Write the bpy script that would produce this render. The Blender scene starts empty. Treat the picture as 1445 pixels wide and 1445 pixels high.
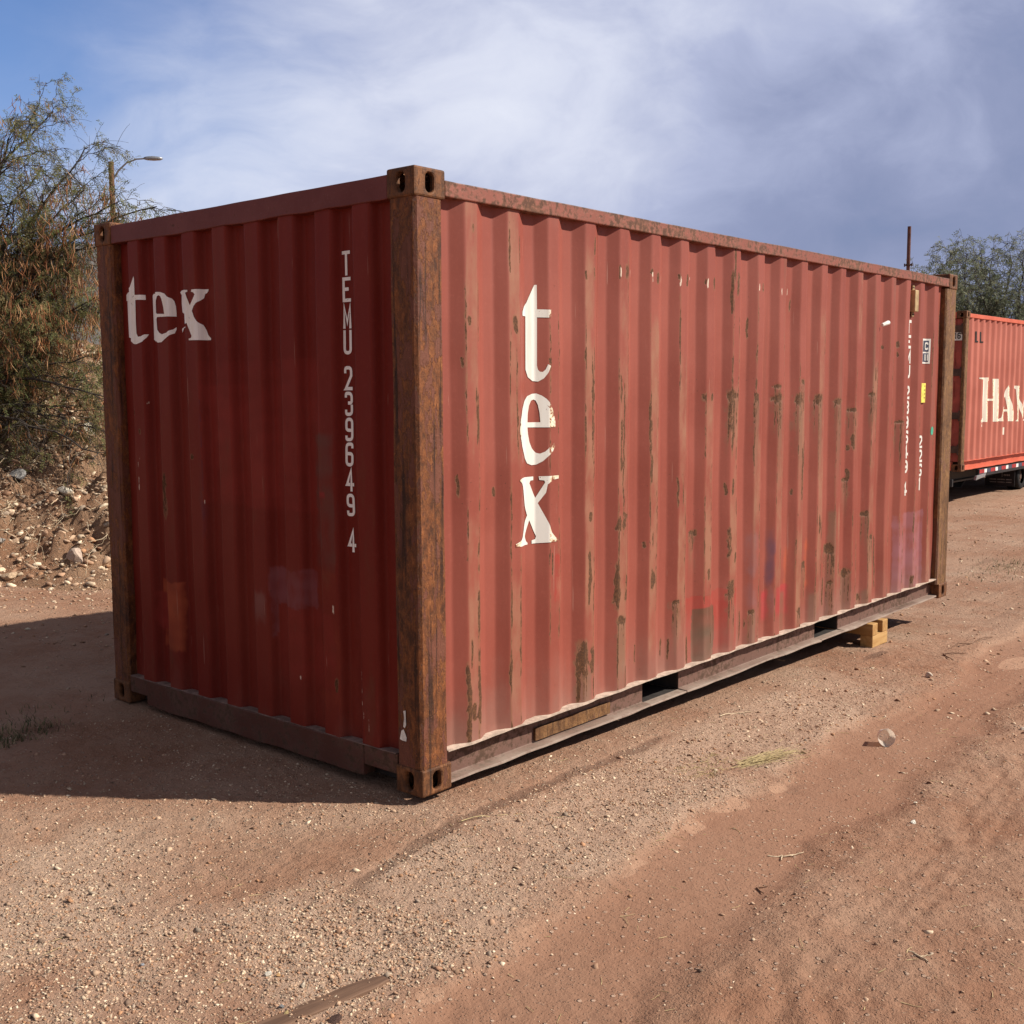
import bpy, bmesh, math, random
import numpy as np
from mathutils import Vector, Matrix
random.seed(7); RNG = np.random.default_rng(11)
sc = bpy.context.scene
COL = sc.collection

# ------------------------------------------------------------------ camera
cam_d = bpy.data.cameras.new('camera'); cam = bpy.data.objects.new('camera', cam_d); COL.objects.link(cam)
_y, _p, _r = 0.710121904, -0.108039619, -0.00520997
f_ = Vector((math.cos(_p)*math.cos(_y), math.cos(_p)*math.sin(_y), math.sin(_p)))
r0 = Vector((math.sin(_y), -math.cos(_y), 0)); u0 = r0.cross(f_)
r_ = math.cos(_r)*r0 + math.sin(_r)*u0; u_ = -math.sin(_r)*r0 + math.cos(_r)*u0
cam.matrix_world = Matrix(((r_.x, u_.x, -f_.x, -3.23422571), (r_.y, u_.y, -f_.y, -3.28137987), (r_.z, u_.z, -f_.z, 1.70645369), (0, 0, 0, 1)))
cam_d.sensor_width = 36; cam_d.lens = 36*1599.09/1445; cam_d.clip_start = .05; cam_d.clip_end = 4000
sc.camera = cam

# ------------------------------------------------------------------ light, sky, exposure
SUN_AZ = math.radians(-52.0); SUN_EL = math.radians(40)
sd = bpy.data.lights.new('sun', 'SUN'); sd.energy = 5.0; sd.angle = math.radians(.8); sd.color = (1, .93, .82)
sun = bpy.data.objects.new('sun', sd); COL.objects.link(sun)
sdir = Vector((math.cos(SUN_EL)*math.cos(SUN_AZ), math.cos(SUN_EL)*math.sin(SUN_AZ), math.sin(SUN_EL)))
sun.rotation_euler = sdir.to_track_quat('Z', 'Y').to_euler(); sun.location = sdir*60
vs = sc.view_settings; vs.view_transform = 'Standard'; vs.look = 'None'; vs.exposure = 0.50; vs.gamma = 1; vs.use_curve_mapping = False

class G:
    """small node helper"""
    def __init__(s, tree): s.t = tree; s.N = tree.nodes; s.L = tree.links
    def put(s, sock, v):
        if isinstance(v, bpy.types.NodeSocket): s.L.new(v, sock)
        elif v is not None:
            try: sock.default_value = v
            except Exception: sock.default_value = (*v, 1) if len(v) == 3 else v
    def n(s, typ, ins=None, **props):
        nd = s.N.new('ShaderNode'+typ)
        for k, v in props.items(): setattr(nd, k, v)
        for k, v in (ins or {}).items(): s.put(nd.inputs[k], v)
        return nd
    def math(s, op, a, b=None, clamp=False):
        nd = s.n('Math', {0: a, 1: b}, operation=op); nd.use_clamp = clamp; return nd.outputs[0]
    def mul(s, a, b): return s.math('MULTIPLY', a, b)
    def add(s, a, b): return s.math('ADD', a, b)
    def mix(s, f, a, b, blend='MIX'):
        nd = s.n('Mix', data_type='RGBA', blend_type=blend)
        s.put(nd.inputs[0], f); s.put(nd.inputs[6], a if not isinstance(a, tuple) else (*a[:3], 1)); s.put(nd.inputs[7], b if not isinstance(b, tuple) else (*b[:3], 1))
        return nd.outputs[2]
    def noise(s, vec, scale, detail=4, rough=.6, dist=0, dim='3D'):
        return s.n('TexNoise', {'Vector': vec, 'Scale': scale, 'Detail': detail, 'Roughness': rough, 'Distortion': dist}, noise_dimensions=dim).outputs['Fac']
    def vor(s, vec, scale, feature='F1', out='Distance', rnd=1.0):
        return s.n('TexVoronoi', {'Vector': vec, 'Scale': scale, 'Randomness': rnd}, feature=feature).outputs[out]
    def ramp(s, v, lo, hi, a=0., b=1.):
        return s.n('MapRange', {0: v, 1: lo, 2: hi, 3: a, 4: b}, interpolation_type='SMOOTHSTEP').outputs[0]
    def scale(s, vec, x, y, z):
        return s.n('Mapping', {'Vector': vec, 'Scale': (x, y, z)}).outputs[0]
    def attr(s, name, out='Fac'): return s.n('Attribute', attribute_name=name).outputs[out]
    def bump(s, h, dist, strength=1., normal=None):
        return s.n('Bump', {'Height': h, 'Distance': dist, 'Strength': strength, 'Normal': normal}).outputs[0]

W = bpy.data.worlds.new('World'); sc.world = W; W.use_nodes = True
g = G(W.node_tree)
for nd in list(g.N): g.N.remove(nd)
sky = g.n('TexSky', sky_type='NISHITA'); sky.sun_disc = False; sky.sun_elevation = SUN_EL
sky.sun_rotation = math.atan2(sdir.x, sdir.y); sky.air_density = 1.0; sky.dust_density = .6; sky.altitude = 700
D = g.n('TexCoord').outputs['Generated']
sep = g.n('SeparateXYZ', {0: D})
zz = g.math('MAXIMUM', sep.outputs[2], 0.0)
pl = g.n('Mapping', {'Vector': D, 'Scale': (1.0, 1.0, 1.55)}).outputs[0]
wn = g.n('TexNoise', {'Vector': pl, 'Scale': 2.2, 'Detail': 3}).outputs['Color']
plw = g.n('VectorMath', {0: pl, 1: g.n('VectorMath', {0: wn, 1: (.42, .42, .42)}, operation='MULTIPLY').outputs[0]}, operation='ADD').outputs[0]
n1 = g.noise(plw, 3.4, 9, .54)
n2 = g.noise(g.n('Mapping', {'Vector': plw, 'Rotation': (.0, .40, .3), 'Scale': (1.0, 1.0, 2.0)}).outputs[0], 5.0, 7, .5)
n3 = g.noise(plw, 11, 6, .6)
def lobe(d, k):
    v = Vector(d).normalized()
    dt = g.n('VectorMath', {0: D, 1: tuple(v)}, operation='DOT_PRODUCT').outputs['Value']
    return g.math('EXPONENT', g.mul(g.math('SUBTRACT', dt, 1.0), k))
def total(base, *terms):
    for w_, t in terms: base = g.add(base, g.mul(t, w_))
    return base
wis = total(-.5*(1.05+.50+.38), (1.05, n1), (.50, n2), (.38, n3))
bf = total(.22, (.20, lobe((.70, .67, .235), 26)), (.26, lobe((.57, .81, .14), 40)), (.34, lobe((.755, .612, .225), 190)), (.20, lobe((.606, .767, .21), 160)),
           (.08, lobe((.80, .52, .32), 20)), (.16, lobe((.90, .34, .27), 40)), (-.16, lobe((.90, .41, .17), 60)), (-.10, lobe((.79, .59, .165), 160)))
bf = g.math('ADD', bf, g.mul(wis, .92), True)
cloud = g.n('ValToRGB', {0: bf}); cr = cloud.color_ramp
cr.elements[0].position = 0; cr.elements[0].color = (.200, .245, .405, 1)
cr.elements[1].position = 1; cr.elements[1].color = (.80, .83, .93, 1)
for p, c in ((.28, (.285, .328, .505, 1)), (.50, (.425, .470, .660, 1)), (.75, (.655, .692, .835, 1))):
    e = cr.elements.new(p); e.color = c
# the cloud bank lies ahead; round the sun and overhead the sky is open, as the crisp shadows say, and it opens at the upper left
bank = g.n('VectorMath', {0: D, 1: tuple(Vector((.835, .53, .12)).normalized())}, operation='DOT_PRODUCT').outputs['Value']
open_ = g.ramp(g.add(bank, g.mul(wis, .2)), .76, .45)
gapf = g.ramp(total(0.0, (1.0, lobe((.36, .885, .30), 34)), (-.75, wis)), .02, 1.05)
blue = g.n('Background', {'Color': g.mix(1.0, sky.outputs[0], (.70, .86, 1.16), 'MULTIPLY'), 'Strength': .088})
cl = g.n('Background', {'Color': cloud.outputs[0], 'Strength': .74})
mx = g.n('MixShader', {0: g.mul(gapf, .92), 1: cl.outputs[0], 2: blue.outputs[0]})
fill_sky = g.n('Background', {'Color': (.285, .262, .255, 1), 'Strength': .95})   # unseen grey sky, added as neutral fill to tune the shade
mv = g.n('MixShader', {0: .72, 1: blue.outputs[0], 2: fill_sky.outputs[0]})
m2 = g.n('MixShader', {0: open_, 1: mx.outputs[0], 2: mv.outputs[0]})
g.L.new(m2.outputs[0], g.n('OutputWorld').inputs[0])

# ------------------------------------------------------------------ mesh helpers
def mark(o, label=None, cat=None, group=None, kind=None):
    if label: o['label'] = label
    if cat: o['category'] = cat
    if group: o['group'] = group
    if kind: o['kind'] = kind
    return o
def empty(name, loc=(0, 0, 0), label=None, cat=None, group=None):
    o = bpy.data.objects.new(name, None); COL.objects.link(o); o.location = loc; o.empty_display_size = .2
    return mark(o, label, cat, group)
def link(name, me, mat, parent=None):
    o = bpy.data.objects.new(name, me); COL.objects.link(o)
    if mat is not None: me.materials.append(mat)
    if parent is not None: o.parent = parent
    return o
def np_mesh(name, V, F, mat, parent=None, smooth=False, fattr=None, cattr=None):
    V = np.asarray(V, np.float32); F = np.asarray(F, np.int32)
    me = bpy.data.meshes.new(name)
    me.vertices.add(len(V)); me.vertices.foreach_set('co', V.ravel())
    k = F.shape[1]
    me.loops.add(F.size); me.loops.foreach_set('vertex_index', F.ravel())
    me.polygons.add(len(F)); me.polygons.foreach_set('loop_start', np.arange(0, F.size, k, dtype=np.int32))
    me.update(calc_edges=True)
    if smooth: me.polygons.foreach_set('use_smooth', np.ones(len(F), bool))
    for a, v in (fattr or {}).items():
        at = me.attributes.new(a, 'FLOAT', 'POINT'); at.data.foreach_set('value', np.asarray(v, np.float32).ravel())
    for a, v in (cattr or {}).items():
        at = me.attributes.new(a, 'FLOAT_COLOR', 'POINT'); at.data.foreach_set('color', np.asarray(v, np.float32).ravel())
    me.validate()
    return link(name, me, mat, parent)
class MB:
    def __init__(s): s.v = []; s.f = []
    def quadbox(s, x0, x1, y0, y1, z0, z1):
        b = len(s.v)
        s.v += [(x0, y0, z0), (x1, y0, z0), (x1, y1, z0), (x0, y1, z0), (x0, y0, z1), (x1, y0, z1), (x1, y1, z1), (x0, y1, z1)]
        s.f += [tuple(b+i for i in q) for q in ((3, 2, 1, 0), (4, 5, 6, 7), (0, 1, 5, 4), (1, 2, 6, 5), (2, 3, 7, 6), (3, 0, 4, 7))]
        return s
    def sweep(s, prof, axis, pos, jit=None, caps=True):
        """closed 2D profile swept along an axis; jit(p, a, b) returns moved (a, b)"""
        b = len(s.v); n = len(prof)
        for p in pos:
            for a, c in prof:
                if jit: a, c = jit(p, a, c)
                s.v.append({'x': (p, a, c), 'y': (a, p, c), 'z': (a, c, p)}[axis])
        for i in range(len(pos)-1):
            for j in range(n):
                k = (j+1) % n
                s.f.append((b+i*n+j, b+i*n+k, b+(i+1)*n+k, b+(i+1)*n+j))
        if caps:
            s.f.append(tuple(b+j for j in range(n))); e = b+(len(pos)-1)*n
            s.f.append(tuple(e+j for j in reversed(range(n))))
        return s
    def cyl(s, p0, p1, r0, r1=None, k=10, caps=True):
        p0 = Vector(p0); p1 = Vector(p1); r1 = r0 if r1 is None else r1
        d = (p1-p0).normalized(); a = d.orthogonal().normalized(); c = d.cross(a); b = len(s.v)
        for p, r in ((p0, r0), (p1, r1)):
            for i in range(k):
                t = 2*math.pi*i/k; s.v.append(tuple(p+a*math.cos(t)*r+c*math.sin(t)*r))
        for i in range(k): s.f.append((b+i, b+(i+1) % k, b+k+(i+1) % k, b+k+i))
        if caps: s.f += [tuple(b+i for i in reversed(range(k))), tuple(b+k+i for i in range(k))]
        return s
    def build(s, name, mat, parent=None, bevel=0, seg=2, smooth=False, ang=40):
        me = bpy.data.meshes.new(name); me.from_pydata(s.v, [], s.f)
        bm = bmesh.new(); bm.from_mesh(me); bmesh.ops.recalc_face_normals(bm, faces=bm.faces); bm.to_mesh(me); bm.free()
        o = link(name, me, mat, parent)
        if bevel:
            m = o.modifiers.new('bevel', 'BEVEL'); m.width = bevel; m.segments = seg; m.limit_method = 'ANGLE'; m.angle_limit = math.radians(ang)
        if smooth: me.polygons.foreach_set('use_smooth', [True]*len(me.polygons))
        return o
def part_copy(o, parent, loc=None, rot=None, name=None):
    c = o.copy(); COL.objects.link(c); c.parent = parent
    if loc is not None: c.location = loc
    if rot is not None: c.rotation_euler = rot
    return c
# vectorised gradient noise
_perm = RNG.permutation(512); _ang = RNG.random(512)*2*np.pi
def pnoise(x, y, seed=0):
    x = np.asarray(x, float)+seed*17.31; y = np.asarray(y, float)-seed*9.77
    xi = np.floor(x).astype(int); yi = np.floor(y).astype(int); xf = x-xi; yf = y-yi
    def gr(i, j, dx, dy):
        h = _ang[_perm[(_perm[i % 512]+j) % 512]]; return np.cos(h)*dx+np.sin(h)*dy
    u = xf*xf*xf*(xf*(xf*6-15)+10); v = yf*yf*yf*(yf*(yf*6-15)+10)
    a = gr(xi, yi, xf, yf)*(1-u)+gr(xi+1, yi, xf-1, yf)*u
    b = gr(xi, yi+1, xf, yf-1)*(1-u)+gr(xi+1, yi+1, xf-1, yf-1)*u
    return (a*(1-v)+b*v)*1.4
def fbm(x, y, oct=4, seed=0, gain=.5):
    s = 0; a = 1
    for o in range(oct): s = s+a*pnoise(x*2**o, y*2**o, seed+o*3); a *= gain
    return s
def sstep(x, a, b):
    t = np.clip((x-a)/(b-a), 0, 1); return t*t*(3-2*t)
def seg_dist(X, Y, pts):
    d = np.full(X.shape, 1e9)
    for (x0, y0), (x1, y1) in zip(pts[:-1], pts[1:]):
        vx, vy = x1-x0, y1-y0; t = np.clip(((X-x0)*vx+(Y-y0)*vy)/(vx*vx+vy*vy), 0, 1)
        d = np.minimum(d, np.hypot(X-x0-t*vx, Y-y0-t*vy))
    return d
# ------------------------------------------------------------------ materials
def material(name):
    m = bpy.data.materials.new(name); m.use_nodes = True; gg = G(m.node_tree)
    for nd in list(gg.N): gg.N.remove(nd)
    bs = gg.n('BsdfPrincipled'); out = gg.n('OutputMaterial'); gg.L.new(bs.outputs[0], out.inputs[0])
    gg.b = bs; gg.out = out; gg.P = gg.n('TexCoord').outputs['Object']
    return m, gg
def fin(gg, col, rough=.6, normal=None, spec=.35, metal=0.):
    gg.put(gg.b.inputs['Base Color'], col if not isinstance(col, tuple) else (*col[:3], 1)); gg.put(gg.b.inputs['Roughness'], rough)
    gg.put(gg.b.inputs['Specular IOR Level'], spec); gg.put(gg.b.inputs['Metallic'], metal)
    if normal is not None: gg.put(gg.b.inputs['Normal'], normal)
def wall_paint(name, base, faded, tan, rustc=(.055, .025, .012), spec=.3):
    m, q = material(name); P = q.P
    streak = q.noise(q.scale(P, 16, 16, .8), 1.0, 5, .6)
    big = q.noise(P, 1.3, 4, .55); fine = q.noise(P, 60, 3, .6); mid = q.noise(q.scale(P, 1, 1, .35), 14, 5, .65)
    col = q.mix(q.ramp(big, .35, .68), base, faded)
    col = q.mix(q.mul(q.ramp(streak, .45, .75), .30), col, tuple(c*.72 for c in base))
    col = q.mix(q.mul(q.ramp(fine, .5, .8), .14), col, tuple(min(1, c*1.5+.02) for c in faded))
    tint = q.n('Attribute', attribute_name='tint')
    col = q.mix(q.mul(tint.outputs['Alpha'], q.ramp(q.add(mid, q.mul(tint.outputs['Alpha'], .6)), .45, .8)), col, tint.outputs['Color'])
    tn = q.ramp(q.add(q.attr('tan'), q.mul(q.math('SUBTRACT', mid, .5), 1.4)), .25, .95)
    col = q.mix(q.mul(tn, .80), col, tan)
    col = q.mix(q.mul(q.ramp(q.add(q.attr('dirt'), q.mul(q.math('SUBTRACT', streak, .5), .9)), .15, .9), .62), col, (.155, .098, .060))
    dn = q.ramp(q.add(q.attr('dust'), q.mul(q.math('SUBTRACT', q.noise(q.scale(P, 1, 1, .5), 9, 5, .6), .5), .8)), .1, 1.0)
    col = q.mix(q.mul(dn, .55), col, (.235, .150, .115))
    rn = q.noise(q.scale(P, 1, 1, .45), 55, 6, .7)
    rv = q.ramp(q.add(q.attr('rust'), q.add(q.mul(q.math('SUBTRACT', rn, .5), 1.9), q.mul(q.math('SUBTRACT', mid, .5), .9))), .42, .60)
    halo = q.mul(q.ramp(q.add(q.attr('rust'), q.mul(q.math('SUBTRACT', q.noise(q.scale(P, 1, 1, .25), 30, 5, .7), .5), 1.3)), .12, .50), q.ramp(q.attr('rust'), .02, .25))
    col = q.mix(q.mul(halo, .62), col, (.215, .098, .052))
    rc = q.mix(q.ramp(q.noise(P, 90, 3, .7), .4, .65), rustc, (.125, .056, .024))
    col = q.mix(q.mul(rv, .9), col, rc)
    cv = q.ramp(q.add(q.attr('chip'), q.mul(q.math('SUBTRACT', rn, .5), 1.2)), .5, .62)
    col = q.mix(cv, col, (.62, .50, .40))
    # sparse pin-head specks and hairline scratches
    sp = q.ramp(q.vor(P, 26), .10, .045); sp = q.mul(sp, q.ramp(q.noise(P, 2.1, 2), .52, .62))
    col = q.mix(q.mul(sp, .75), col, rustc)
    hair = q.noise(q.n('Mapping', {'Vector': P, 'Rotation': (.4, .5, .3), 'Scale': (90, 90, 2.2)}).outputs[0], 1.0, 2, .5)
    col = q.mix(q.mul(q.ramp(hair, .735, .765), .35), col, (.55, .36, .28))
    h = q.add(q.mul(rv, -.9), q.add(q.mul(mid, .5), q.mul(q.mul(rn, q.attr('rust')), .8)))
    bp = q.bump(h, .0016, .7, q.bump(big, .012, .5))
    rough = q.add(q.add(.44, q.mul(rv, .35)), q.add(q.mul(dn, .25), q.mul(mid, .15)))
    fin(q, col, rough, bp, spec)
    return m
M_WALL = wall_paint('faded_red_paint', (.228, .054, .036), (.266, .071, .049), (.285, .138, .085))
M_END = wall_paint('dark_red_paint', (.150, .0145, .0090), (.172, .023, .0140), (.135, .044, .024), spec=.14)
M_WALL2 = wall_paint('orange_red_paint', (.385, .112, .078), (.44, .140, .100), (.40, .20, .12))

def rail_paint(name, base, rustamt=.5, rustc=(.16, .07, .03), lip=None):
    m, q = material(name); P = q.P
    a = q.noise(P, 3.5, 6, .65); b = q.noise(P, 28, 5, .7); c = q.noise(P, 120, 2)
    col = q.mix(q.ramp(a, .35, .7), base, tuple(x*1.22+.012 for x in base))
    rv = q.ramp(q.add(q.mul(a, .55), q.mul(b, .6)), .72-.22*rustamt, .86-.22*rustamt)
    rc = q.mix(q.ramp(b, .4, .62), rustc, (.06, .032, .018))
    col = q.mix(q.mul(rv, .85), col, rc)
    col = q.mix(q.mul(q.ramp(c, .62, .72), .35), col, tuple(min(1, x*1.6+.06) for x in base))
    if lip:      # dust lying on a flange, or grime along a top edge
        z_ = q.n('SeparateXYZ', {0: P}).outputs[2]
        col = q.mix(q.mul(q.ramp(q.add(z_, q.mul(q.math('SUBTRACT', a, .5), .02)), lip[0], lip[1]), q.ramp(b, .25, .6, .35, .9)), col, lip[2])
    fin(q, col, q.add(.5, q.mul(rv, .3)), q.bump(q.add(q.mul(rv, -.5), q.mul(b, .6)), .002, .6), .3)
    return m
M_RAIL = rail_paint('rail_paint', (.225, .075, .052), .95, (.150, .075, .040), (2.535, 2.556, (.075, .042, .028)))
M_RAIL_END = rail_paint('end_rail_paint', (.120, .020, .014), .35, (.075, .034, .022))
M_BRAIL = rail_paint('dusty_rail_paint', (.135, .072, .055), .85, (.105, .058, .036), (.036, .020, (.36, .285, .235)))
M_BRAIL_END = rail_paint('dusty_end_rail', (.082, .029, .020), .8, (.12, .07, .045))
M_RAIL2 = rail_paint('orange_rail_paint', (.47, .10, .055), .2)

def rust_mat(name, cols, paint=None, pscale=1., cover=.5):
    """heavily rusted steel with islands of old paint; cols dark .. bright"""
    m, q = material(name); P = q.P
    s2 = q.noise(q.scale(P, 1, 1, .6), 26, 8, .76, .2); s3 = q.noise(P, 150, 3); big = q.noise(q.scale(P, 1, 1, .6), 3.2, 4)
    st = q.noise(q.scale(P, 34, 34, 1.3), 1.0, 5, .62, .3)
    rmp = q.n('ValToRGB', {0: q.add(q.mul(s2, .70), q.mul(big, .30))}); e = rmp.color_ramp
    e.elements[0].position = .33; e.elements[0].color = (*cols[0], 1); e.elements[1].position = .68; e.elements[1].color = (*cols[3], 1)
    for p, c in ((.45, cols[1]), (.56, cols[2])):
        x = e.elements.new(p); x.color = (*c, 1)
    col = rmp.outputs[0]
    pm = q.add(q.mul(q.noise(q.scale(P, 12, 12, 4.2), 1.0, 10, .76, .2), .75), q.mul(big, .25)); t = .62-.24*cover
    pv = q.ramp(pm, t, t+.016); rim = q.mul(q.ramp(pm, t-.035, t), q.math('SUBTRACT', 1.0, pv))
    col = q.mix(q.mul(rim, .28), col, tuple(min(1, c*1.25) for c in cols[3]))
    pc = q.mix(q.ramp(s2, .4, .62), paint, tuple(c*.72 for c in paint))
    col = q.mix(q.mul(pv, .88), col, pc)
    col = q.mix(q.mul(q.ramp(st, .54, .68), .85), col, tuple(c*.75 for c in cols[0]))
    col = q.mix(q.mul(q.ramp(st, .36, .26), .35), col, cols[3])
    col = q.mix(q.mul(q.ramp(s3, .62, .72), .45), col, tuple(min(1, c*1.5+.02) for c in cols[3]))
    fin(q, col, q.add(.5, q.mul(s2, .35)), q.bump(q.add(q.add(s2, q.mul(s3, .3)), q.mul(pv, .45)), .006, .9, q.bump(st, .004, .6)), .3)
    return m
M_RUST = rust_mat('streaked_rust', ((.026, .011, .007), (.080, .027, .010), (.185, .060, .018), (.33, .128, .042)), (.165, .058, .036), cover=.50)
M_RUST_DK = rust_mat('brown_rust', ((.03, .015, .009), (.075, .032, .014), (.13, .056, .024), (.22, .105, .045)), (.12, .038, .022), cover=.45)
M_FIT = rust_mat('casting_rust', ((.030, .015, .009), (.085, .034, .014), (.185, .072, .026), (.28, .125, .052)), (.13, .050, .030), cover=.22)
M_POST_TAN = rust_mat('tan_rust', ((.045, .022, .011), (.110, .050, .020), (.195, .095, .036), (.30, .170, .072)), (.20, .092, .055), cover=.35)

def letter_mat(name, white, worn, wear=.15):
    m, q = material(name); P = q.P
    a = q.noise(P, 45, 5, .7); b = q.noise(P, 7, 4)
    dirt = q.noise(q.scale(P, 30, 30, 3), 1.0, 4)
    col = q.mix(q.mul(q.ramp(dirt, .42, .75), .45), white, (white[0]*.74, white[1]*.68, white[2]*.60))
    edge = q.attr('edge')
    v = q.ramp(q.add(q.add(q.mul(a, .8), q.mul(b, .25)), q.mul(edge, wear)), .675, .70)
    yel = q.ramp(q.add(q.mul(a, .8), q.mul(edge, .22)), .52, .62)
    col = q.mix(q.mul(yel, q.mul(edge, 4.6*wear)), col, (.74, .62, .34))
    col = q.mix(v, col, worn)
    fin(q, col, .5, q.bump(q.mul(v, -1), .0006, .6), .35)
    return m
M_WHITE = letter_mat('white_letter_paint', (.66, .645, .60), (.25, .085, .05))
M_WHITE_END = letter_mat('white_end_letter_paint', (.88, .86, .83), (.10, .03, .02), .03)
M_WHITE2 = letter_mat('cream_letter_paint', (.80, .75, .64), (.42, .16, .08), .10)

def simple(name, col, rough=.6, spec=.3, metal=0., var=.25, scale=12., bump=.002, col2=None):
    m, q = material(name); P = q.P; n = q.noise(P, scale, 5, .65); f = q.noise(P, scale*9, 3)
    c = q.mix(q.ramp(n, .35, .68), tuple(x*(1-var) for x in col), col2 or tuple(min(1, x*(1+var)) for x in col))
    c = q.mix(q.mul(q.ramp(f, .55, .75), .3), c, tuple(x*.5 for x in col))
    fin(q, c, rough, q.bump(q.add(n, q.mul(f, .4)), bump, .5), spec, metal)
    return m
M_DUST = simple('caked_dust', (.46, .36, .29), .95, .1, var=.25, scale=18, bump=.004)
M_LEDGE = simple('grey_dust_ledge', (.22, .15, .125), .95, .1, var=.3, scale=18, bump=.003)
M_UNDER = simple('underbody_black', (.035, .03, .028), .8, .2)
M_WOOD = None
M_BLACK = simple('black_rubber', (.012, .012, .013), .75, .25, scale=20)
M_TRUCK = simple('black_truck_paint', (.014, .014, .016), .5, .4)
M_FLAP = simple('mudflap_rubber', (.020, .016, .018), .8, .25)
M_FLAPTXT = simple('worn_flap_print', (.22, .19, .18), .8, .2, var=.4, scale=60)
M_REDREF = simple('red_reflector', (.35, .02, .025), .4, .5)
M_WHTREF = simple('white_reflector', (.80, .80, .78), .4, .5)
M_BLUREF = simple('dark_reflector_backing', (.05, .055, .09), .5, .4)
M_PLATE = simple('tread_plate', (.38, .39, .40), .4, .5, .7, var=.4, scale=70, bump=.006)
M_YELLOW = simple('yellow_plate', (.66, .55, .10), .5, .35)
M_BLKTXT = simple('black_print', (.02, .02, .02), .6, .3)
M_SIGN = simple('white_sign', (.72, .70, .65), .6, .3)
M_TANVENT = simple('tan_vent_paint', (.38, .27, .14), .6, .3)
M_GREEN = simple('green_spray', (.05, .30, .20), .6, .3)
M_GALV = simple('galvanised_steel', (.30, .31, .33), .45, .5, .6, scale=30)
M_PIPE = simple('rusted_pipe', (.12, .055, .045), .8, .25, var=.3, scale=9)
M_DOOR2 = simple('door_red', (.33, .060, .040), .55, .35, var=.2, scale=5)
M_HINGE = simple('dark_hinge_steel', (.08, .045, .032), .7, .3)

def wood_mat(name, a, b, along):
    m, q = material(name); P = q.P
    sc_ = [26, 26, 26]; sc_[along] = 1.6
    n = q.noise(q.scale(P, *sc_), 1.0, 6, .6, .8); k = q.noise(P, 6, 3)
    c = q.mix(q.ramp(n, .35, .65), a, b); c = q.mix(q.mul(q.ramp(k, .5, .75), .3), c, tuple(x*.55 for x in a))
    fin(q, c, .75, q.bump(n, .002, .6), .25)
    return m
M_WOODX = wood_mat('fresh_timber_x', (.36, .195, .070), (.48, .295, .120), 0)
M_WOODY = wood_mat('fresh_timber_y', (.33, .175, .060), (.44, .265, .105), 1)
M_PLANK = wood_mat('muddy_plank', (.105, .060, .040), (.185, .108, .070), 0)
M_POLE = wood_mat('pole_wood', (.105, .055, .027), (.165, .092, .046), 2)
M_BARK = wood_mat('mesquite_bark', (.030, .024, .020), (.075, .060, .050), 2)
M_TWIGP = simple('pale_twig', (.52, .41, .28), .8, .2, scale=40)
M_TWIGD = simple('brown_twig', (.17, .095, .06), .85, .2, scale=40)
M_STRAW = simple('dry_straw', (.48, .38, .20), .8, .2, scale=30)

def vcol_mat(name, rough=.9, bump=0, transl=0., spec=.2):
    m, q = material(name); c = q.attr('col', 'Color')
    n = q.noise(q.P, 40 if not transl else 8, 3)
    c2 = q.mix(q.mul(q.ramp(n, .4, .7), .35), c, (0.02, .018, .015))
    fin(q, c2, rough, q.bump(n, bump, .6) if bump else None, spec)
    if transl:
        tr = q.n('BsdfTranslucent', {'Color': c}); mxx = q.n('MixShader', {0: transl, 1: q.b.outputs[0], 2: tr.outputs[0]})
        q.L.new(mxx.outputs[0], q.out.inputs[0])
    return m
M_STONE = vcol_mat('gravel_stone', .9, .002)
M_LEAF = vcol_mat('mesquite_leaf', .65, 0, .45, .25)
M_POD = vcol_mat('dry_pod', .75, 0, .25, .2)
M_GRASS = vcol_mat('weed_blade', .75, 0, .3, .2)
M_CACTUS = simple('cactus_pad', (.30, .34, .09), .6, .3, var=.3, scale=9)

m, q = material('clear_scuffed_plastic')
q.put(q.b.inputs['Base Color'], (.80, .74, .68, 1)); q.put(q.b.inputs['Roughness'], .35); tr_n = q.n('BsdfTransparent', {'Color': (.97, .95, .93, 1)}); fr_ = q.n('Fresnel', {'IOR': 1.45}); mxx = q.n('MixShader', {0: q.math('ADD', .22, fr_.outputs[0], True), 1: tr_n.outputs[0], 2: q.b.outputs[0]}); q.L.new(mxx.outputs[0], q.out.inputs[0])
M_PLASTIC = m

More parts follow.
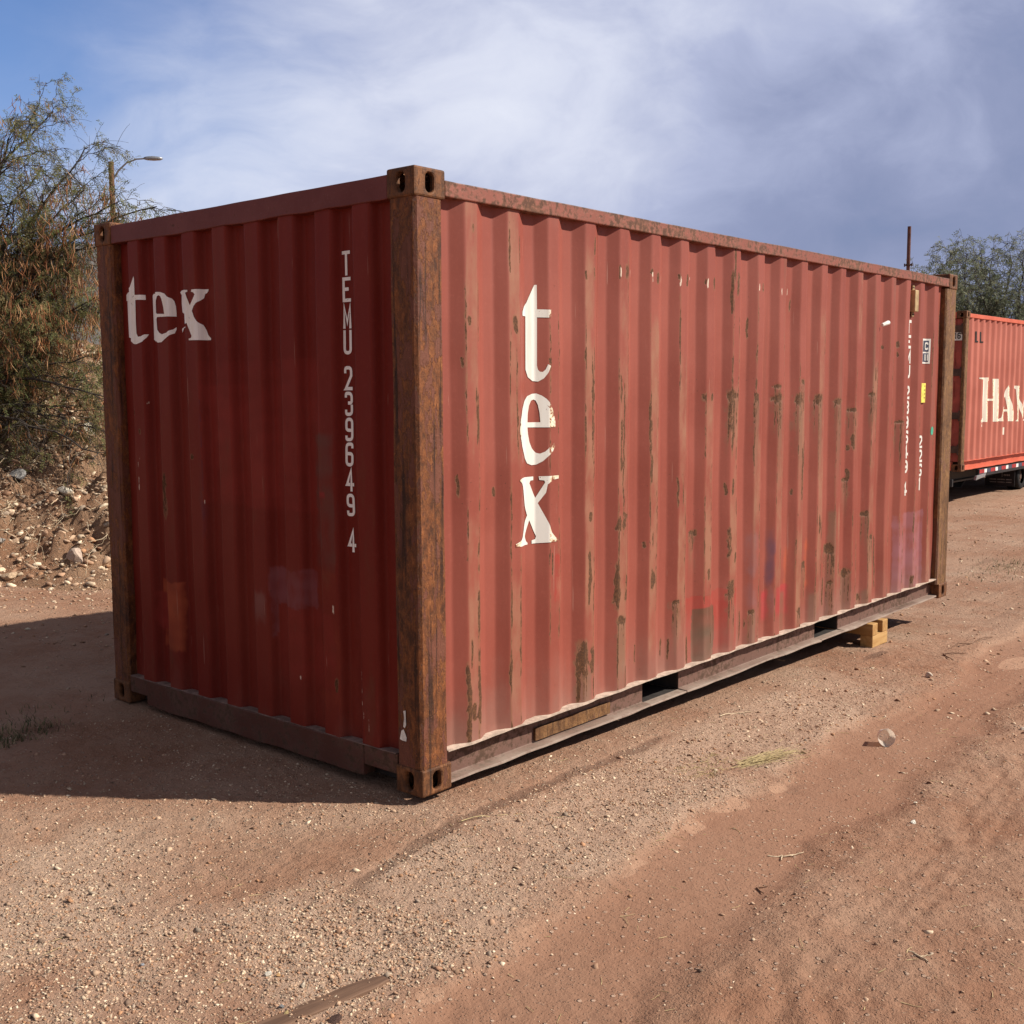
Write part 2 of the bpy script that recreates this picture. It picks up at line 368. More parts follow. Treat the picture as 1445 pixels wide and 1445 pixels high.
# ground
def dirt_mat(name, emb=False):
    m, q = material(name); P = q.P
    big = q.noise(P, .55, 5, .6); mid = q.noise(P, 3.2, 6, .65); fine = q.noise(P, 26, 6, .7); vf = q.noise(P, 130, 4, .7)
    red = (.275, .142, .088); pale = (.362, .226, .155)
    if emb: red = (.27, .141, .082); pale = (.385, .245, .155)
    col = q.mix(q.ramp(q.add(q.mul(big, .6), q.mul(mid, .45)), .38, .68), red, pale)
    col = q.mix(q.mul(q.ramp(mid, .50, .72), .35), col, tuple(c*.78 for c in red))
    if not emb:
        gv = q.attr('gravel'); tr = q.attr('track'); dp = q.math('MULTIPLY', q.attr('shadow_dark'), 1.25); cr_ = q.attr('crust')
        col = q.mix(q.mul(q.ramp(q.add(gv, q.mul(q.math('SUBTRACT', mid, .5), .8)), .1, .9), .65), col, (.455, .328, .243))
        col = q.mix(q.mul(q.ramp(q.add(tr, q.mul(q.math('SUBTRACT', mid, .5), .9)), .25, .75), .72), col, (.238, .126, .081))
        col = q.mix(q.mul(q.ramp(q.add(cr_, q.mul(q.math('SUBTRACT', mid, .5), 1.0)), .45, .55), .7), col, (.385, .235, .158))
        col = q.mix(q.mul(q.ramp(q.add(dp, q.mul(q.math('SUBTRACT', fine, .5), .7)), .3, .9), .62), col, (.135, .078, .055))  # tints in the painted shadow line and the dark patches
    # individual grains as colour and relief
    peb = q.n('TexVoronoi', {'Vector': P, 'Scale': 95.0, 'Randomness': 1.0}, feature='F1'); pd = peb.outputs['Distance']
    pc = q.n('SeparateColor', {0: peb.outputs['Color']})
    amt = q.ramp(pc.outputs[0], .55, .62)
    spot = q.mul(q.ramp(pd, .40, .25), amt)
    pcol = q.mix(pc.outputs[1], (.20, .125, .09), (.55, .42, .32))
    gs = .55 if emb else q.add(.22, q.mul(q.attr('gravel'), .5))
    col = q.mix(q.mul(spot, gs), col, pcol)
    peb2 = q.n('TexVoronoi', {'Vector': P, 'Scale': 38.0, 'Randomness': 1.0}, feature='F1')
    sp2 = q.mul(q.ramp(peb2.outputs['Distance'], .34, .2), q.ramp(q.n('SeparateColor', {0: peb2.outputs['Color']}).outputs[0], .80, .84))
    col = q.mix(q.mul(sp2, .6), col, (.50, .37, .28) if not emb else (.62, .5, .36))
    col = q.mix(q.mul(q.ramp(fine, .42, .30), .4), col, tuple(c*.5 for c in red))
    col = q.mix(q.mul(q.ramp(vf, .6, .75), .25), col, (.50, .36, .27))
    h = q.add(q.add(q.mul(fine, 1.0), q.mul(vf, .35)), q.add(q.mul(spot, .5), q.mul(sp2, .9)))
    if not emb: h = q.mul(h, q.math('SUBTRACT', 1.0, q.mul(q.attr('track'), .62)))
    bp = q.bump(h, .020 if not emb else .05, .95, q.bump(mid, .03, .6))
    fin(q, col, .95, bp, .12)
    return m
M_DIRT = dirt_mat('bare_red_dirt'); M_EMB = dirt_mat('bank_soil', True)
m, q = material('far_hill_scrub')
n = q.noise(q.P, .06, 6, .65); fin(q, q.mix(q.ramp(n, .4, .65), (.085, .085, .085), (.14, .13, .12)), 1., None, .05); M_HILL = m
# ------------------------------------------------------------------ measured wear on the long wall and the end wall (u along the wall, z up)
SIDE_MARKS= [('r', 0.33, 2.012, 1.973, 0.012), ('r', 0.385, 2.153, 1.91, 0.004), ('r', 0.291, 1.839, 1.796, 0.008), ('r', 0.369, 1.7, 1.471, 0.006), ('r', 0.595, 2.414, 2.22, 0.005), ('r', 0.667, 2.369, 2.261, 0.007), ('r', 0.629, 2.025, 1.953, 0.018), ('r', 0.593, 1.916, 1.826, 0.005), ('r', 0.637, 1.899, 1.414, 0.005), ('r', 0.867, 1.849, 1.82, 0.012), ('r', 0.354, 2.398, 2.364, 0.008), ('t', 0.343, 2.482, 1.472, 0.03), ('t', 0.629, 2.427, 1.424, 0.03), ('r', 0.264, 1.338, 1.253, 0.008), ('r', 0.508, 1.275, 1.234, 0.014), ('r', 0.885, 0.939, 0.826, 0.006), ('r', 0.591, 0.706, 0.621, 0.006), ('r', 0.329, 0.617, 0.5, 0.007), ('r', 0.309, 0.491, 0.16, 0.016), ('r', 0.379, 0.466, 0.227, 0.016), ('r', 0.338, 0.332, 0.26, 0.02), ('r', 0.585, 0.5, 0.365, 0.011), ('r', 0.651, 0.537, 0.463, 0.006), ('r', 1.11, 0.453, 0.16, 0.013), ('t', 0.364, 1.102, 0.207, 0.03), ('t', 0.632, 0.761, 0.268, 0.03), ('d', 0.935, 0.819, 0.653, 0.03), ('r', 0.96, 1.018, 0.815, 0.004), ('r', 1.217, 2.424, 2.346, 0.011), ('r', 1.211, 2.282, 2.227, 0.012), ('r', 1.145, 2.262, 2.227, 0.01), ('r', 1.202, 1.855, 1.397, 0.008), ('r', 1.142, 1.886, 1.838, 0.006), ('w', 1.431, 2.303, 2.251, 0.006), ('r', 1.425, 2.307, 2.246, 0.009), ('r', 1.482, 2.315, 2.25, 0.014), ('w', 1.539, 2.301, 2.256, 0.003), ('r', 1.708, 2.312, 2.287, 0.01), ('w', 1.712, 2.299, 2.249, 0.006), ('r', 1.761, 2.299, 2.244, 0.013), ('w', 1.825, 2.297, 2.25, 0.003), ('w', 1.978, 2.302, 2.245, 0.008), ('r', 1.967, 2.306, 2.28, 0.01), ('r', 2.047, 2.307, 2.25, 0.013), ('w', 2.125, 2.31, 2.257, 0.003), ('w', 2.261, 2.301, 2.25, 0.008), ('r', 2.246, 2.301, 2.272, 0.008), ('r', 2.327, 2.313, 2.249, 0.012), ('r', 2.589, 2.35, 2.238, 0.016), ('w', 2.833, 2.314, 2.271, 0.007), ('r', 2.878, 2.317, 2.269, 0.012), ('w', 3.12, 2.304, 2.261, 0.006), ('w', 3.255, 2.314, 2.271, 0.005), ('k', 2.554, 2.496, 2.32, 0.008), ('k', 2.53, 2.346, 2.16, 0.009), ('k', 2.527, 2.244, 2.132, 0.006), ('r', 1.44, 1.769, 1.644, 0.009), ('r', 1.467, 1.727, 1.38, 0.007), ('r', 1.529, 1.643, 1.377, 0.006), ('r', 1.446, 1.544, 1.381, 0.008), ('r', 1.699, 1.641, 1.374, 0.008), ('r', 1.713, 1.538, 1.408, 0.005), ('r', 1.769, 1.554, 1.502, 0.004), ('r', 2.248, 1.672, 1.635, 0.016), ('r', 2.319, 1.672, 1.634, 0.012), ('r', 2.543, 1.698, 1.613, 0.034), ('r', 2.827, 1.673, 1.624, 0.03), ('r', 3.109, 1.676, 1.615, 0.03), ('t', 2.558, 1.651, 1.33, 0.035), ('r', 2.558, 1.641, 1.335, 0.014), ('s', 2.834, 1.639, 1.317, 0.035), ('s', 3.117, 1.636, 1.304, 0.035), ('t', 1.186, 2.304, 1.397, 0.032), ('t', 1.474, 1.876, 1.38, 0.03), ('t', 1.752, 2.01, 1.367, 0.024), ('t', 2.028, 1.843, 1.354, 0.024), ('t', 2.299, 1.653, 1.342, 0.024), ('t', 1.469, 2.302, 2.0, 0.02), ('r', 2.748, 2.105, 1.999, 0.01), ('r', 2.562, 1.679, 1.641, 0.05), ('r', 3.1, 1.661, 1.612, 0.04), ('r', 3.385, 1.671, 1.598, 0.045), ('r', 3.652, 1.663, 1.594, 0.045), ('r', 3.944, 1.637, 1.59, 0.045), ('r', 4.2, 1.568, 1.537, 0.05), ('s', 3.12, 1.629, 1.2, 0.035), ('s', 3.396, 1.626, 1.184, 0.035), ('t', 3.421, 1.625, 1.183, 0.03), ('s', 3.675, 1.623, 1.168, 0.035), ('t', 3.689, 1.611, 1.167, 0.03), ('s', 3.958, 1.608, 1.152, 0.04), ('t', 4.174, 1.544, 1.139, 0.035), ('r', 4.528, 1.839, 1.751, 0.012), ('r', 4.506, 1.664, 1.651, 0.04), ('r', 4.705, 1.994, 1.987, 0.02), ('r', 4.992, 2.04, 1.994, 0.02), ('r', 4.992, 1.961, 1.929, 0.012), ('r', 3.417, 1.76, 1.726, 0.03), ('r', 3.096, 1.727, 1.699, 0.03), ('r', 4.207, 1.384, 1.286, 0.02), ('r', 4.893, 1.803, 1.093, 0.01), ('t', 4.537, 1.801, 1.118, 0.04), ('r', 5.022, 1.456, 1.443, 0.06), ('r', 5.031, 1.443, 1.144, 0.008), ('r', 3.296, 2.245, 2.179, 0.01), ('t', 3.713, 2.14, 1.68, 0.03), ('t', 4.326, 2.5, 2.047, 0.03), ('r', 5.808, 2.285, 2.035, 0.01), ('t', 5.819, 2.479, 2.007, 0.03), ('r', 1.189, 1.104, 1.063, 0.016), ('r', 1.179, 0.908, 0.668, 0.014), ('t', 1.187, 1.462, 0.474, 0.03), ('r', 1.135, 0.474, 0.278, 0.035), ('r', 1.206, 0.438, 0.302, 0.02), ('r', 1.44, 1.361, 1.294, 0.012), ('r', 1.463, 1.452, 0.978, 0.007), ('r', 1.514, 1.281, 0.972, 0.006), ('r', 1.435, 1.066, 0.99, 0.022), ('r', 1.472, 1.08, 0.995, 0.02), ('r', 1.426, 0.982, 0.794, 0.007), ('r', 1.421, 0.812, 0.598, 0.02), ('r', 1.49, 0.752, 0.631, 0.014), ('r', 1.45, 0.55, 0.507, 0.035), ('s', 1.452, 0.524, 0.254, 0.04), ('t', 1.474, 1.452, 0.209, 0.033), ('r', 1.735, 0.765, 0.649, 0.022), ('r', 1.666, 0.908, 0.877, 0.014), ('r', 1.714, 1.356, 1.225, 0.008), ('r', 1.732, 0.952, 0.881, 0.006), ('t', 1.748, 1.442, 0.285, 0.028), ('r', 1.972, 1.217, 1.077, 0.01), ('r', 2.021, 1.233, 1.069, 0.006), ('r', 2.203, 0.921, 0.883, 0.014), ('r', 2.169, 0.913, 0.905, 0.03), ('r', 1.977, 0.555, 0.532, 0.03), ('s', 1.964, 0.543, 0.385, 0.02), ('r', 1.929, 0.342, 0.24, 0.008), ('r', 1.868, 0.352, 0.268, 0.008), ('t', 2.026, 1.432, 0.327, 0.028), ('r', 2.303, 0.685, 0.628, 0.012), ('t', 2.303, 1.421, 0.617, 0.024), ('r', 2.566, 1.18, 1.088, 0.014), ('r', 2.537, 0.891, 0.725, 0.02), ('r', 2.602, 0.747, 0.687, 0.01), ('r', 2.559, 0.594, 0.475, 0.036), ('t', 2.573, 1.412, 0.6, 0.03), ('r', 2.505, 1.159, 1.096, 0.012), ('r', 2.715, 0.378, 0.215, 0.008), ('r', 2.764, 0.32, 0.269, 0.006), ('r', 2.815, 0.377, 0.346, 0.035), ('s', 2.827, 0.355, 0.2, 0.04), ('s', 2.566, 0.485, 0.195, 0.03), ('r', 3.333, 1.056, 1.035, 0.014), ('s', 1.158, 0.312, 0.274, 0.05), ('t', 1.622, 0.394, 0.233, 0.0), ('r', 1.622, 0.367, 0.269, 0.006), ('r', 2.131, 0.325, 0.182, 0.012), ('t', 3.196, 1.39, 0.478, 0.03), ('t', 2.836, 1.402, 0.901, 0.025), ('r', 3.882, 0.664, 0.591, 0.05), ('r', 3.907, 0.651, 0.59, 0.03), ('r', 4.16, 0.459, 0.396, 0.05), ('s', 4.163, 0.421, 0.181, 0.05), ('r', 3.901, 0.407, 0.382, 0.03), ('r', 3.835, 0.414, 0.254, 0.012), ('r', 4.463, 0.834, 0.795, 0.04), ('r', 4.548, 0.66, 0.621, 0.045), ('r', 4.162, 1.315, 1.278, 0.02), ('r', 4.161, 1.143, 1.069, 0.02), ('r', 4.139, 1.083, 1.07, 0.04), ('r', 3.433, 1.312, 1.002, 0.012), ('r', 3.547, 0.582, 0.534, 0.03), ('r', 3.438, 0.295, 0.247, 0.03), ('t', 3.474, 1.38, 0.203, 0.035), ('t', 3.758, 1.37, 0.231, 0.03), ('r', 3.694, 0.865, 0.758, 0.014), ('r', 3.334, 1.066, 1.032, 0.012), ('t', 4.061, 0.837, 0.238, 0.03), ('t', 4.396, 0.802, 0.194, 0.03), ('r', 4.414, 0.246, 0.194, 0.03), ('t', 4.535, 0.959, 0.23, 0.035), ('r', 4.678, 0.606, 0.26, 0.012), ('t', 5.641, 0.737, 0.218, 0.04), ('r', 5.716, 0.563, 0.199, 0.014), ('s', 3.649, 0.358, 0.19, 0.05), ('r', 5.332, 0.261, 0.205, 0.03), ('s', 3.917, 0.881, 0.146, 0.05), ('s', 3.262, 0.421, 0.188, 0.04), ('s', 4.481, 0.266, 0.188, 0.05)]
SIDE_TINTS= [(2.127, 2.65, 0.546, 0.13, 'FRESH', 0.75, 0.004), (2.18, 2.42, 0.468, 0.158, 'BROWN', 0.9, 0.003), (2.42, 2.474, 0.471, 0.155, 'BROWN', 0.5, 0.01), (2.761, 2.873, 0.85, 0.339, 'PURP', 0.45, 0.04), (3.037, 3.098, 0.847, 0.492, 'BLUE', 0.75, 0.05), (3.055, 3.107, 0.492, 0.29, 'PURP', 0.5, 0.05), (2.984, 3.051, 0.467, 0.279, 'RED', 0.8, 0.02), (3.116, 3.328, 0.468, 0.277, 'RED', 0.75, 0.02), (3.272, 3.323, 0.71, 0.436, 'ORAN', 0.6, 0.03), (3.556, 3.601, 0.75, 0.388, 'ORAN', 0.7, 0.03), (4.989, 5.569, 0.754, 0.153, 'LILA', 0.6, 0.006), (0.899, 0.95, 0.936, 0.699, 'FRESH', 0.6, 0.01), (1.143, 1.244, 0.835, 0.659, 'ORAN', 0.3, 0.03)]
END_TINTS= [(1.996, 1.764, 0.724, 0.358, 'ORAN', 0.9075, 0.006), (2.018, 1.925, 0.657, 0.439, 'FRESH', 0.95, 0.01), (1.025, 0.716, 0.887, 0.542, 'LILA', 0.42, 0.006), (1.212, 1.05, 0.758, 0.603, 'PALE', 0.4125, 0.02), (1.52, 0.968, 1.734, 1.201, 'FRESH', 0.5774999999999999, 0.006), (0.713, 0.531, 1.52, 0.917, 'GREY', 0.5774999999999999, 0.02), (0.697, 0.583, 1.268, 1.23, 'RED', 0.95, 0.02), (1.55, 1.52, 1.676, 0.972, 'BLUE', 0.45, 0.02), (0.711, 0.526, 0.919, 0.266, 'ORAN', 0.24749999999999997, 0.02), (0.798, 0.765, 1.677, 1.422, 'GREY', 0.49499999999999994, 0.03), (1.55, 0.62, 1.85, 1.15, 'FRESH', 0.4, 0.01), (1.02, 0.55, 0.72, 0.35, 'FRESH', 0.45, 0.02)]
END_MARKS= [('r', 1.605, 1.385, 1.371, 0.016), ('w', 2.095, 1.368, 1.343, 0.006), ('w', 2.107, 1.336, 1.302, 0.006), ('w', 2.11, 1.256, 1.182, 0.008), ('r', 1.864, 1.268, 1.066, 0.02), ('w', 2.021, 1.657, 1.64, 0.008), ('w', 1.527, 1.171, 1.138, 0.004), ('r', 2.085, 1.502, 1.485, 0.01), ('r', 2.134, 1.603, 1.58, 0.008), ('r', 1.929, 1.211, 0.998, 0.008), ('w', 1.3, 0.432, 0.421, 0.006), ('w', 1.062, 0.407, 0.389, 0.006), ('w', 0.804, 0.392, 0.381, 0.008), ('w', 0.56, 0.76, 0.713, 0.008), ('r', 0.551, 0.42, 0.359, 0.012), ('w', 1.565, 0.472, 0.449, 0.006), ('w', 0.378, 0.361, 0.265, 0.006), ('w', 0.345, 0.284, 0.212, 0.005), ('t', 0.318, 0.419, 0.181, 0.03), ('w', 0.383, 0.479, 0.383, 0.004)]
SIDE_T= [(0.798, 2.176), (0.809, 2.177), (0.809, 2.067), (0.877, 2.067), (0.877, 2.031), (0.809, 2.031), (0.808, 1.814), (0.812, 1.795), (0.821, 1.785), (0.834, 1.784), (0.846, 1.795), (0.857, 1.819), (0.874, 1.812), (0.858, 1.78), (0.839, 1.755), (0.813, 1.74), (0.781, 1.743), (0.75, 1.76), (0.734, 1.794), (0.734, 2.033), (0.696, 2.033), (0.697, 2.05), (0.741, 2.093), (0.768, 2.133)]
SIDE_E= [(0.906, 1.529), (0.745, 1.532), (0.749, 1.502), (0.759, 1.465), (0.776, 1.436), (0.801, 1.414), (0.82, 1.409), (0.843, 1.418), (0.863, 1.436), (0.896, 1.456), (0.902, 1.444), (0.887, 1.419), (0.858, 1.397), (0.833, 1.374), (0.803, 1.359), (0.774, 1.358), (0.742, 1.368), (0.715, 1.405), (0.672, 1.449), (0.652, 1.495), (0.65, 1.526), (0.657, 1.571), (0.686, 1.621), (0.726, 1.656), (0.744, 1.674), (0.776, 1.684), (0.804, 1.686), (0.829, 1.676), (0.851, 1.66), (0.867, 1.641), (0.881, 1.623), (0.896, 1.586), (0.906, 1.555)]
SIDE_E_HOLE= [(0.745, 1.555), (0.822, 1.554), (0.818, 1.598), (0.811, 1.634), (0.801, 1.654), (0.788, 1.659), (0.77, 1.653), (0.756, 1.63), (0.747, 1.594)]
SIDE_X= [(0.643, 1.297), (0.663, 1.306), (0.787, 1.305), (0.787, 1.288), (0.766, 1.287), (0.758, 1.276), (0.799, 1.205), (0.843, 1.274), (0.84, 1.284), (0.817, 1.288), (0.815, 1.304), (0.929, 1.304), (0.929, 1.289), (0.887, 1.285), (0.855, 1.266), (0.847, 1.227), (0.81, 1.18), (0.862, 1.078), (0.878, 1.039), (0.904, 1.015), (0.925, 1.001), (0.925, 0.994), (0.904, 0.993), (0.773, 0.993), (0.774, 1.009), (0.797, 1.012), (0.802, 1.026), (0.757, 1.105), (0.719, 1.032), (0.732, 1.009), (0.744, 1.0), (0.742, 0.992), (0.685, 0.995), (0.619, 0.996), (0.619, 1.01), (0.653, 1.02), (0.68, 1.037), (0.742, 1.128), (0.684, 1.264), (0.666, 1.281)]
END_T= [(2.083, 2.297), (2.079, 2.284), (2.081, 2.201), (2.017, 2.199), (2.017, 2.174), (2.077, 2.176), (2.082, 2.052), (2.079, 2.004), (2.066, 1.987), (2.036, 1.988), (2.022, 1.998), (2.014, 1.998), (2.019, 1.98), (2.03, 1.96), (2.083, 1.949), (2.106, 1.951), (2.139, 1.969), (2.226, 1.99), (2.23, 2.085), (2.23, 2.181), (2.239, 2.182), (2.237, 2.212), (2.223, 2.224), (2.125, 2.243), (2.104, 2.27)]
END_E= [(1.761, 2.078), (1.876, 2.079), (1.882, 2.068), (1.877, 2.016), (1.86, 2.0), (1.836, 1.991), (1.796, 1.998), (1.769, 2.013), (1.762, 2.025), (1.762, 2.013), (1.766, 1.994), (1.783, 1.98), (1.812, 1.967), (1.842, 1.952), (1.871, 1.951), (1.969, 1.961), (1.986, 1.97), (1.985, 2.074), (1.981, 2.194), (1.97, 2.203), (1.867, 2.204), (1.839, 2.202), (1.804, 2.193), (1.769, 2.167), (1.765, 2.155), (1.762, 2.13), (1.761, 2.099)]
END_E_HOLE= [(1.875, 2.095), (1.811, 2.092), (1.819, 2.131), (1.831, 2.167), (1.84, 2.181), (1.854, 2.187), (1.869, 2.183), (1.881, 2.162), (1.886, 2.135), (1.885, 2.103)]
END_X= [(1.732, 2.197), (1.715, 2.206), (1.598, 2.198), (1.598, 2.19), (1.619, 2.186), (1.607, 2.162), (1.582, 2.123), (1.539, 2.174), (1.552, 2.184), (1.568, 2.188), (1.564, 2.198), (1.489, 2.198), (1.491, 2.189), (1.51, 2.175), (1.513, 2.155), (1.52, 2.143), (1.528, 2.135), (1.552, 2.118), (1.567, 2.096), (1.552, 2.065), (1.534, 2.047), (1.516, 2.026), (1.512, 2.011), (1.503, 1.977), (1.48, 1.961), (1.482, 1.952), (1.603, 1.954), (1.604, 1.962), (1.585, 1.965), (1.578, 1.974), (1.618, 2.039), (1.709, 2.019), (1.725, 1.997), (1.727, 2.016), (1.63, 2.053), (1.718, 2.097), (1.722, 2.14), (1.72, 2.183)]
H2 = [(16.271,1.857),(16.667,1.859),(16.673,1.815),(16.63,1.8),(16.643,1.503),(16.914,1.5),(16.873,1.838),(17.171,1.839),(17.264,1.1),(16.962,1.107),(16.919,1.463),(16.647,1.466),(16.685,1.152),(16.754,1.135),(16.758,1.108),(16.349,1.118),(16.346,1.145),(16.485,1.156),(16.525,1.185),(16.477,1.777),(16.384,1.821),(16.274,1.836)]
A2 = [(17.731,1.732),(17.929,1.529),(18.097,1.197),(18.162,1.085),(17.766,1.095),(17.719,1.267),(17.502,1.271),(17.495,1.14),(17.548,1.1),(17.31,1.106),(17.317,1.129),(17.421,1.165),(17.493,1.341),(17.668,1.655)]
A2_HOLE = [(17.531,1.309),(17.724,1.306),(17.66,1.532),(17.596,1.47)]
M2 = [(18.076,1.724),(18.354,1.716),(18.367,1.621),(18.625,1.30),(18.90,1.62),(18.92,1.72),(19.19,1.72),(19.19,1.69),(19.10,1.65),(19.10,1.13),(19.19,1.10),(19.19,1.08),(18.75,1.08),(18.75,1.10),(18.84,1.13),(18.84,1.44),(18.60,1.12),(18.387,1.478),(18.435,1.126),(18.493,1.077),(18.238,1.083),(18.307,1.129),(18.236,1.653)]
# ------------------------------------------------------------------ shipping container builder
CL, CW, CH = 6.058, 2.438, 2.591
SIDE_C = [.343+.279*i for i in range(20)]; END_C = [.333+.25*j for j in range(8)]
def depth(u, C, ho, sl, do, di, rnd=.006):
    u = np.asarray(u, float); acc = 0; C = np.array(C)
    for k in np.linspace(-rnd, rnd, 7):
        d = np.min(np.abs((u+k)[..., None]-C), -1); acc = acc+do+(di-do)*np.clip((d-ho)/sl, 0, 1)
    return acc/7
SIDE_P = dict(C=SIDE_C, ho=.0375, sl=.067, do=.012, di=.048); END_P = dict(C=END_C, ho=.056, sl=.018, do=.012, di=.058)
def usamples(u0, u1, C, ho, sl, step, rnd=.006):
    s = {round(u0, 4), round(u1, 4)}
    for c in C:
        for e in (c-ho-sl, c-ho, c+ho, c+ho+sl):
            for k in (-rnd, 0, rnd):
                if u0 < e+k < u1: s.add(round(e+k, 4))
    s = sorted(s); out = [s[0]]
    for a, b in zip(s[:-1], s[1:]):
        n = max(1, int(math.ceil((b-a)/step))) if step else 1
        out += [a+(b-a)*(i+1)/n for i in range(n)]
    return np.array(out)
TINTC = dict(FRESH=(.30, .035, .026), BROWN=(.095, .054, .030), PURP=(.19, .105, .110), BLUE=(.045, .042, .085), RED=(.36, .038, .042), ORAN=(.40, .080, .034), LILA=(.30, .130, .155), PALE=(.30, .16, .14), GREY=(.13, .075, .062))
def corrugated(name, u0, u1, z0, z1, P, face, mat, parent, step=0, zstep=0, marks=(), tints=(), dents=(), tdark=1., dust=0.):
    """one corrugated steel sheet; face(u, d, z) places it"""
    U = usamples(u0, u1, P['C'], P['ho'], P['sl'], step); nz = max(2, int(round((z1-z0)/zstep))+1) if zstep else 2
    Z = np.linspace(z0, z1, nz); uu, zz = np.meshgrid(U, Z); dd = depth(uu, P['C'], P['ho'], P['sl'], P['do'], P['di'])
    C = np.array(P['C']); off = np.min(np.abs(uu[..., None]-C), -1)
    fa = {}; ca = {}
    if zstep:
        dd = dd+.0065*fbm(uu*1.3, zz*1.1, 3, 5)+.0012*pnoise(uu*9, zz*3, 8)
        rust = np.zeros_like(uu); tan = np.zeros_like(uu); dirt = np.zeros_like(uu); chip = np.zeros_like(uu)
        wob = .010*pnoise(uu*3, zz*9, 2)+.006*pnoise(uu*20, zz*28, 4)
        for k, mu, ma, mb, hw in marks:
            if mu < u0-.2 or mu > u1+.2 or hw <= 0: continue
            zt, zb = max(ma, mb), min(ma, mb); w2 = wob*min(1, hw/.012) if k != 't' else 0
            du = np.abs(uu-mu+w2)/hw
            if k == 't': zm = sstep(zz, zb-.22, zb+.10)*(1-sstep(zz, zt-.05, zt+.2)); tan = np.maximum(tan, (1-sstep(off, .034, .043))*zm*(np.abs(uu-mu) < .09)*(.62+.25*pnoise(uu*2, zz*2, 9)))
            elif k == 's': zm = (1-sstep(zz, zt-.02, zt+.03))*(.25+.75*sstep(zz, zb-.35, zt)); dirt = np.maximum(dirt, sstep(1.25-du, 0, .8)*zm*.75)
            elif k == 'd': tan = np.maximum(tan, sstep(1.2-du, 0, .3)*(1-sstep(np.abs(zz-(zt+zb)/2), (zt-zb)/2, (zt-zb)/2+.02))*.5)
            else:
                hz_ = max((zt-zb)/2, .012); dz_ = np.abs(zz-(zt+zb)/2)/(hz_*1.25); du = du*(1+(.55*fbm(uu*26, zz*17, 3, 33) if hw > .018 else 0)); v = sstep(1.35-np.sqrt(du*du+np.where(hw > .02, 1.15*dz_*dz_, dz_**4)), 0, .95)
                if k == 'w': chip = np.maximum(chip, v*.8)
                elif k == 'k': rust = np.maximum(rust, v*1.2)
                else:
                    rust = np.maximum(rust, v*(.80 if hw > .02 else .76))
                    if hw > .028:      # big scrapes dent the rib and weep
                        dd = dd+.002*v; dirt = np.maximum(dirt, sstep(1.15-du*.85, 0, .5)*(1-sstep(zz, zt-.02, zt+.03))*sstep(zz, zb-.5, zb)*.55)
                        for sg in (-.85, .75, .1):
                            ln = RNG.uniform(.08, .38); rust = np.maximum(rust, sstep(1.3-np.abs(uu-mu-sg*hw*.8+wob*.4)/.0055, 0, .9)*(1-sstep(zz, zt-.01, zt+.01))*sstep(zz, zb-ln, zb-ln*.3)*.62)
        vn = .64+.55*pnoise(uu*2, zz*5, 44)+.45*pnoise(uu*9, zz*21, 45)     # breaks long lines up
        # random hairline edge cracks down the outer corners of the ribs
        for c in P['C']:
            if c < u0-.05 or c > u1+.05 or not len(marks) or P is END_P: continue
            for s_ in (-1, 1):
                for _ in range(RNG.integers(2, 5)):
                    z_ = RNG.uniform(z0, z0+1.9); l_ = RNG.uniform(.10, 1.0); hw = RNG.uniform(.0028, .0060)
                    du = np.abs(uu-(c+s_*P['ho']*RNG.uniform(.75, 1.05))+wob*.5)/hw
                    rust = np.maximum(rust, sstep(1.3-du, 0, .9)*(1-sstep(np.abs(zz-z_), l_*.35, l_*.55))*np.clip(vn, 0, 1.05)*.92)
                    dirt = np.maximum(dirt, sstep(1.4-du/2.6, 0, 1)*(1-sstep(np.abs(zz-z_-.05), l_*.3, l_*.6))*.28)
        if P is SIDE_P: dirt = np.maximum(dirt, np.clip(.42*pnoise(uu*15, zz*.9, 71)+.26*pnoise(uu*3.6, zz*1.6, 72)+.08, 0, .6)*sstep(uu, 1.2, 3.4)*(.45+.55*(off < .045)))
        if P is END_P: tan = np.maximum(tan, .34*(1-sstep(off, .052, .060))*(.8+.5*pnoise(uu*1.1, zz*1.3, 61))); chip = chip*.75
        fa = dict(rust=rust, tan=tan, dirt=dirt, chip=chip)
        tu = uu+.010*pnoise(uu*9, zz*11, 51)+.004*pnoise(uu*40, zz*34, 52); tz = zz+.016*pnoise(uu*12, zz*8, 53)+.006*pnoise(uu*45, zz*40, 54); ta = .80+.35*pnoise(uu*5, zz*16, 55)+.3*pnoise(uu*2, zz*2.5, 56)
        tc = np.zeros(uu.shape+(4,), np.float32)
        for a0, a1, zt, zb, cn, al, so in tints:
            lo, hi = min(a0, a1), max(a0, a1)
            m_ = sstep(tu, lo-so, lo+so)*(1-sstep(tu, hi-so, hi+so))*sstep(tz, min(zt, zb)-so*2, min(zt, zb)+so*2)*(1-sstep(tz, max(zt, zb)-so, max(zt, zb)+so))*al*np.clip(ta, .3, 1.1)
            k = m_ > tc[..., 3]; tc[k, :3] = np.array(TINTC[cn])*tdark; tc[..., 3] = np.maximum(tc[..., 3], m_)
        ca = dict(tint=tc.reshape(-1, 4))
        fa['dust'] = dust*(np.clip((.62-zz)/.5, 0, 1)**1.3*(.75+.5*pnoise(uu*1.3, zz*.3, 6))+.22*sstep(zz, z1-.12, z1))
        fa = {k: v.ravel() for k, v in fa.items()}
        dd = dd+.004*sstep(z0+.03-zz, 0, .03)*pnoise(uu*7, zz, 3)
    V = np.stack(face(uu, dd, zz), -1).reshape(-1, 3)
    nu = len(U); i = np.arange(nz-1)[:, None]*nu+np.arange(nu-1)[None]; F = np.stack([i, i+1, i+1+nu, i+nu], -1).reshape(-1, 4)
    return np_mesh(name, V, F, mat, parent, True, fa, ca)

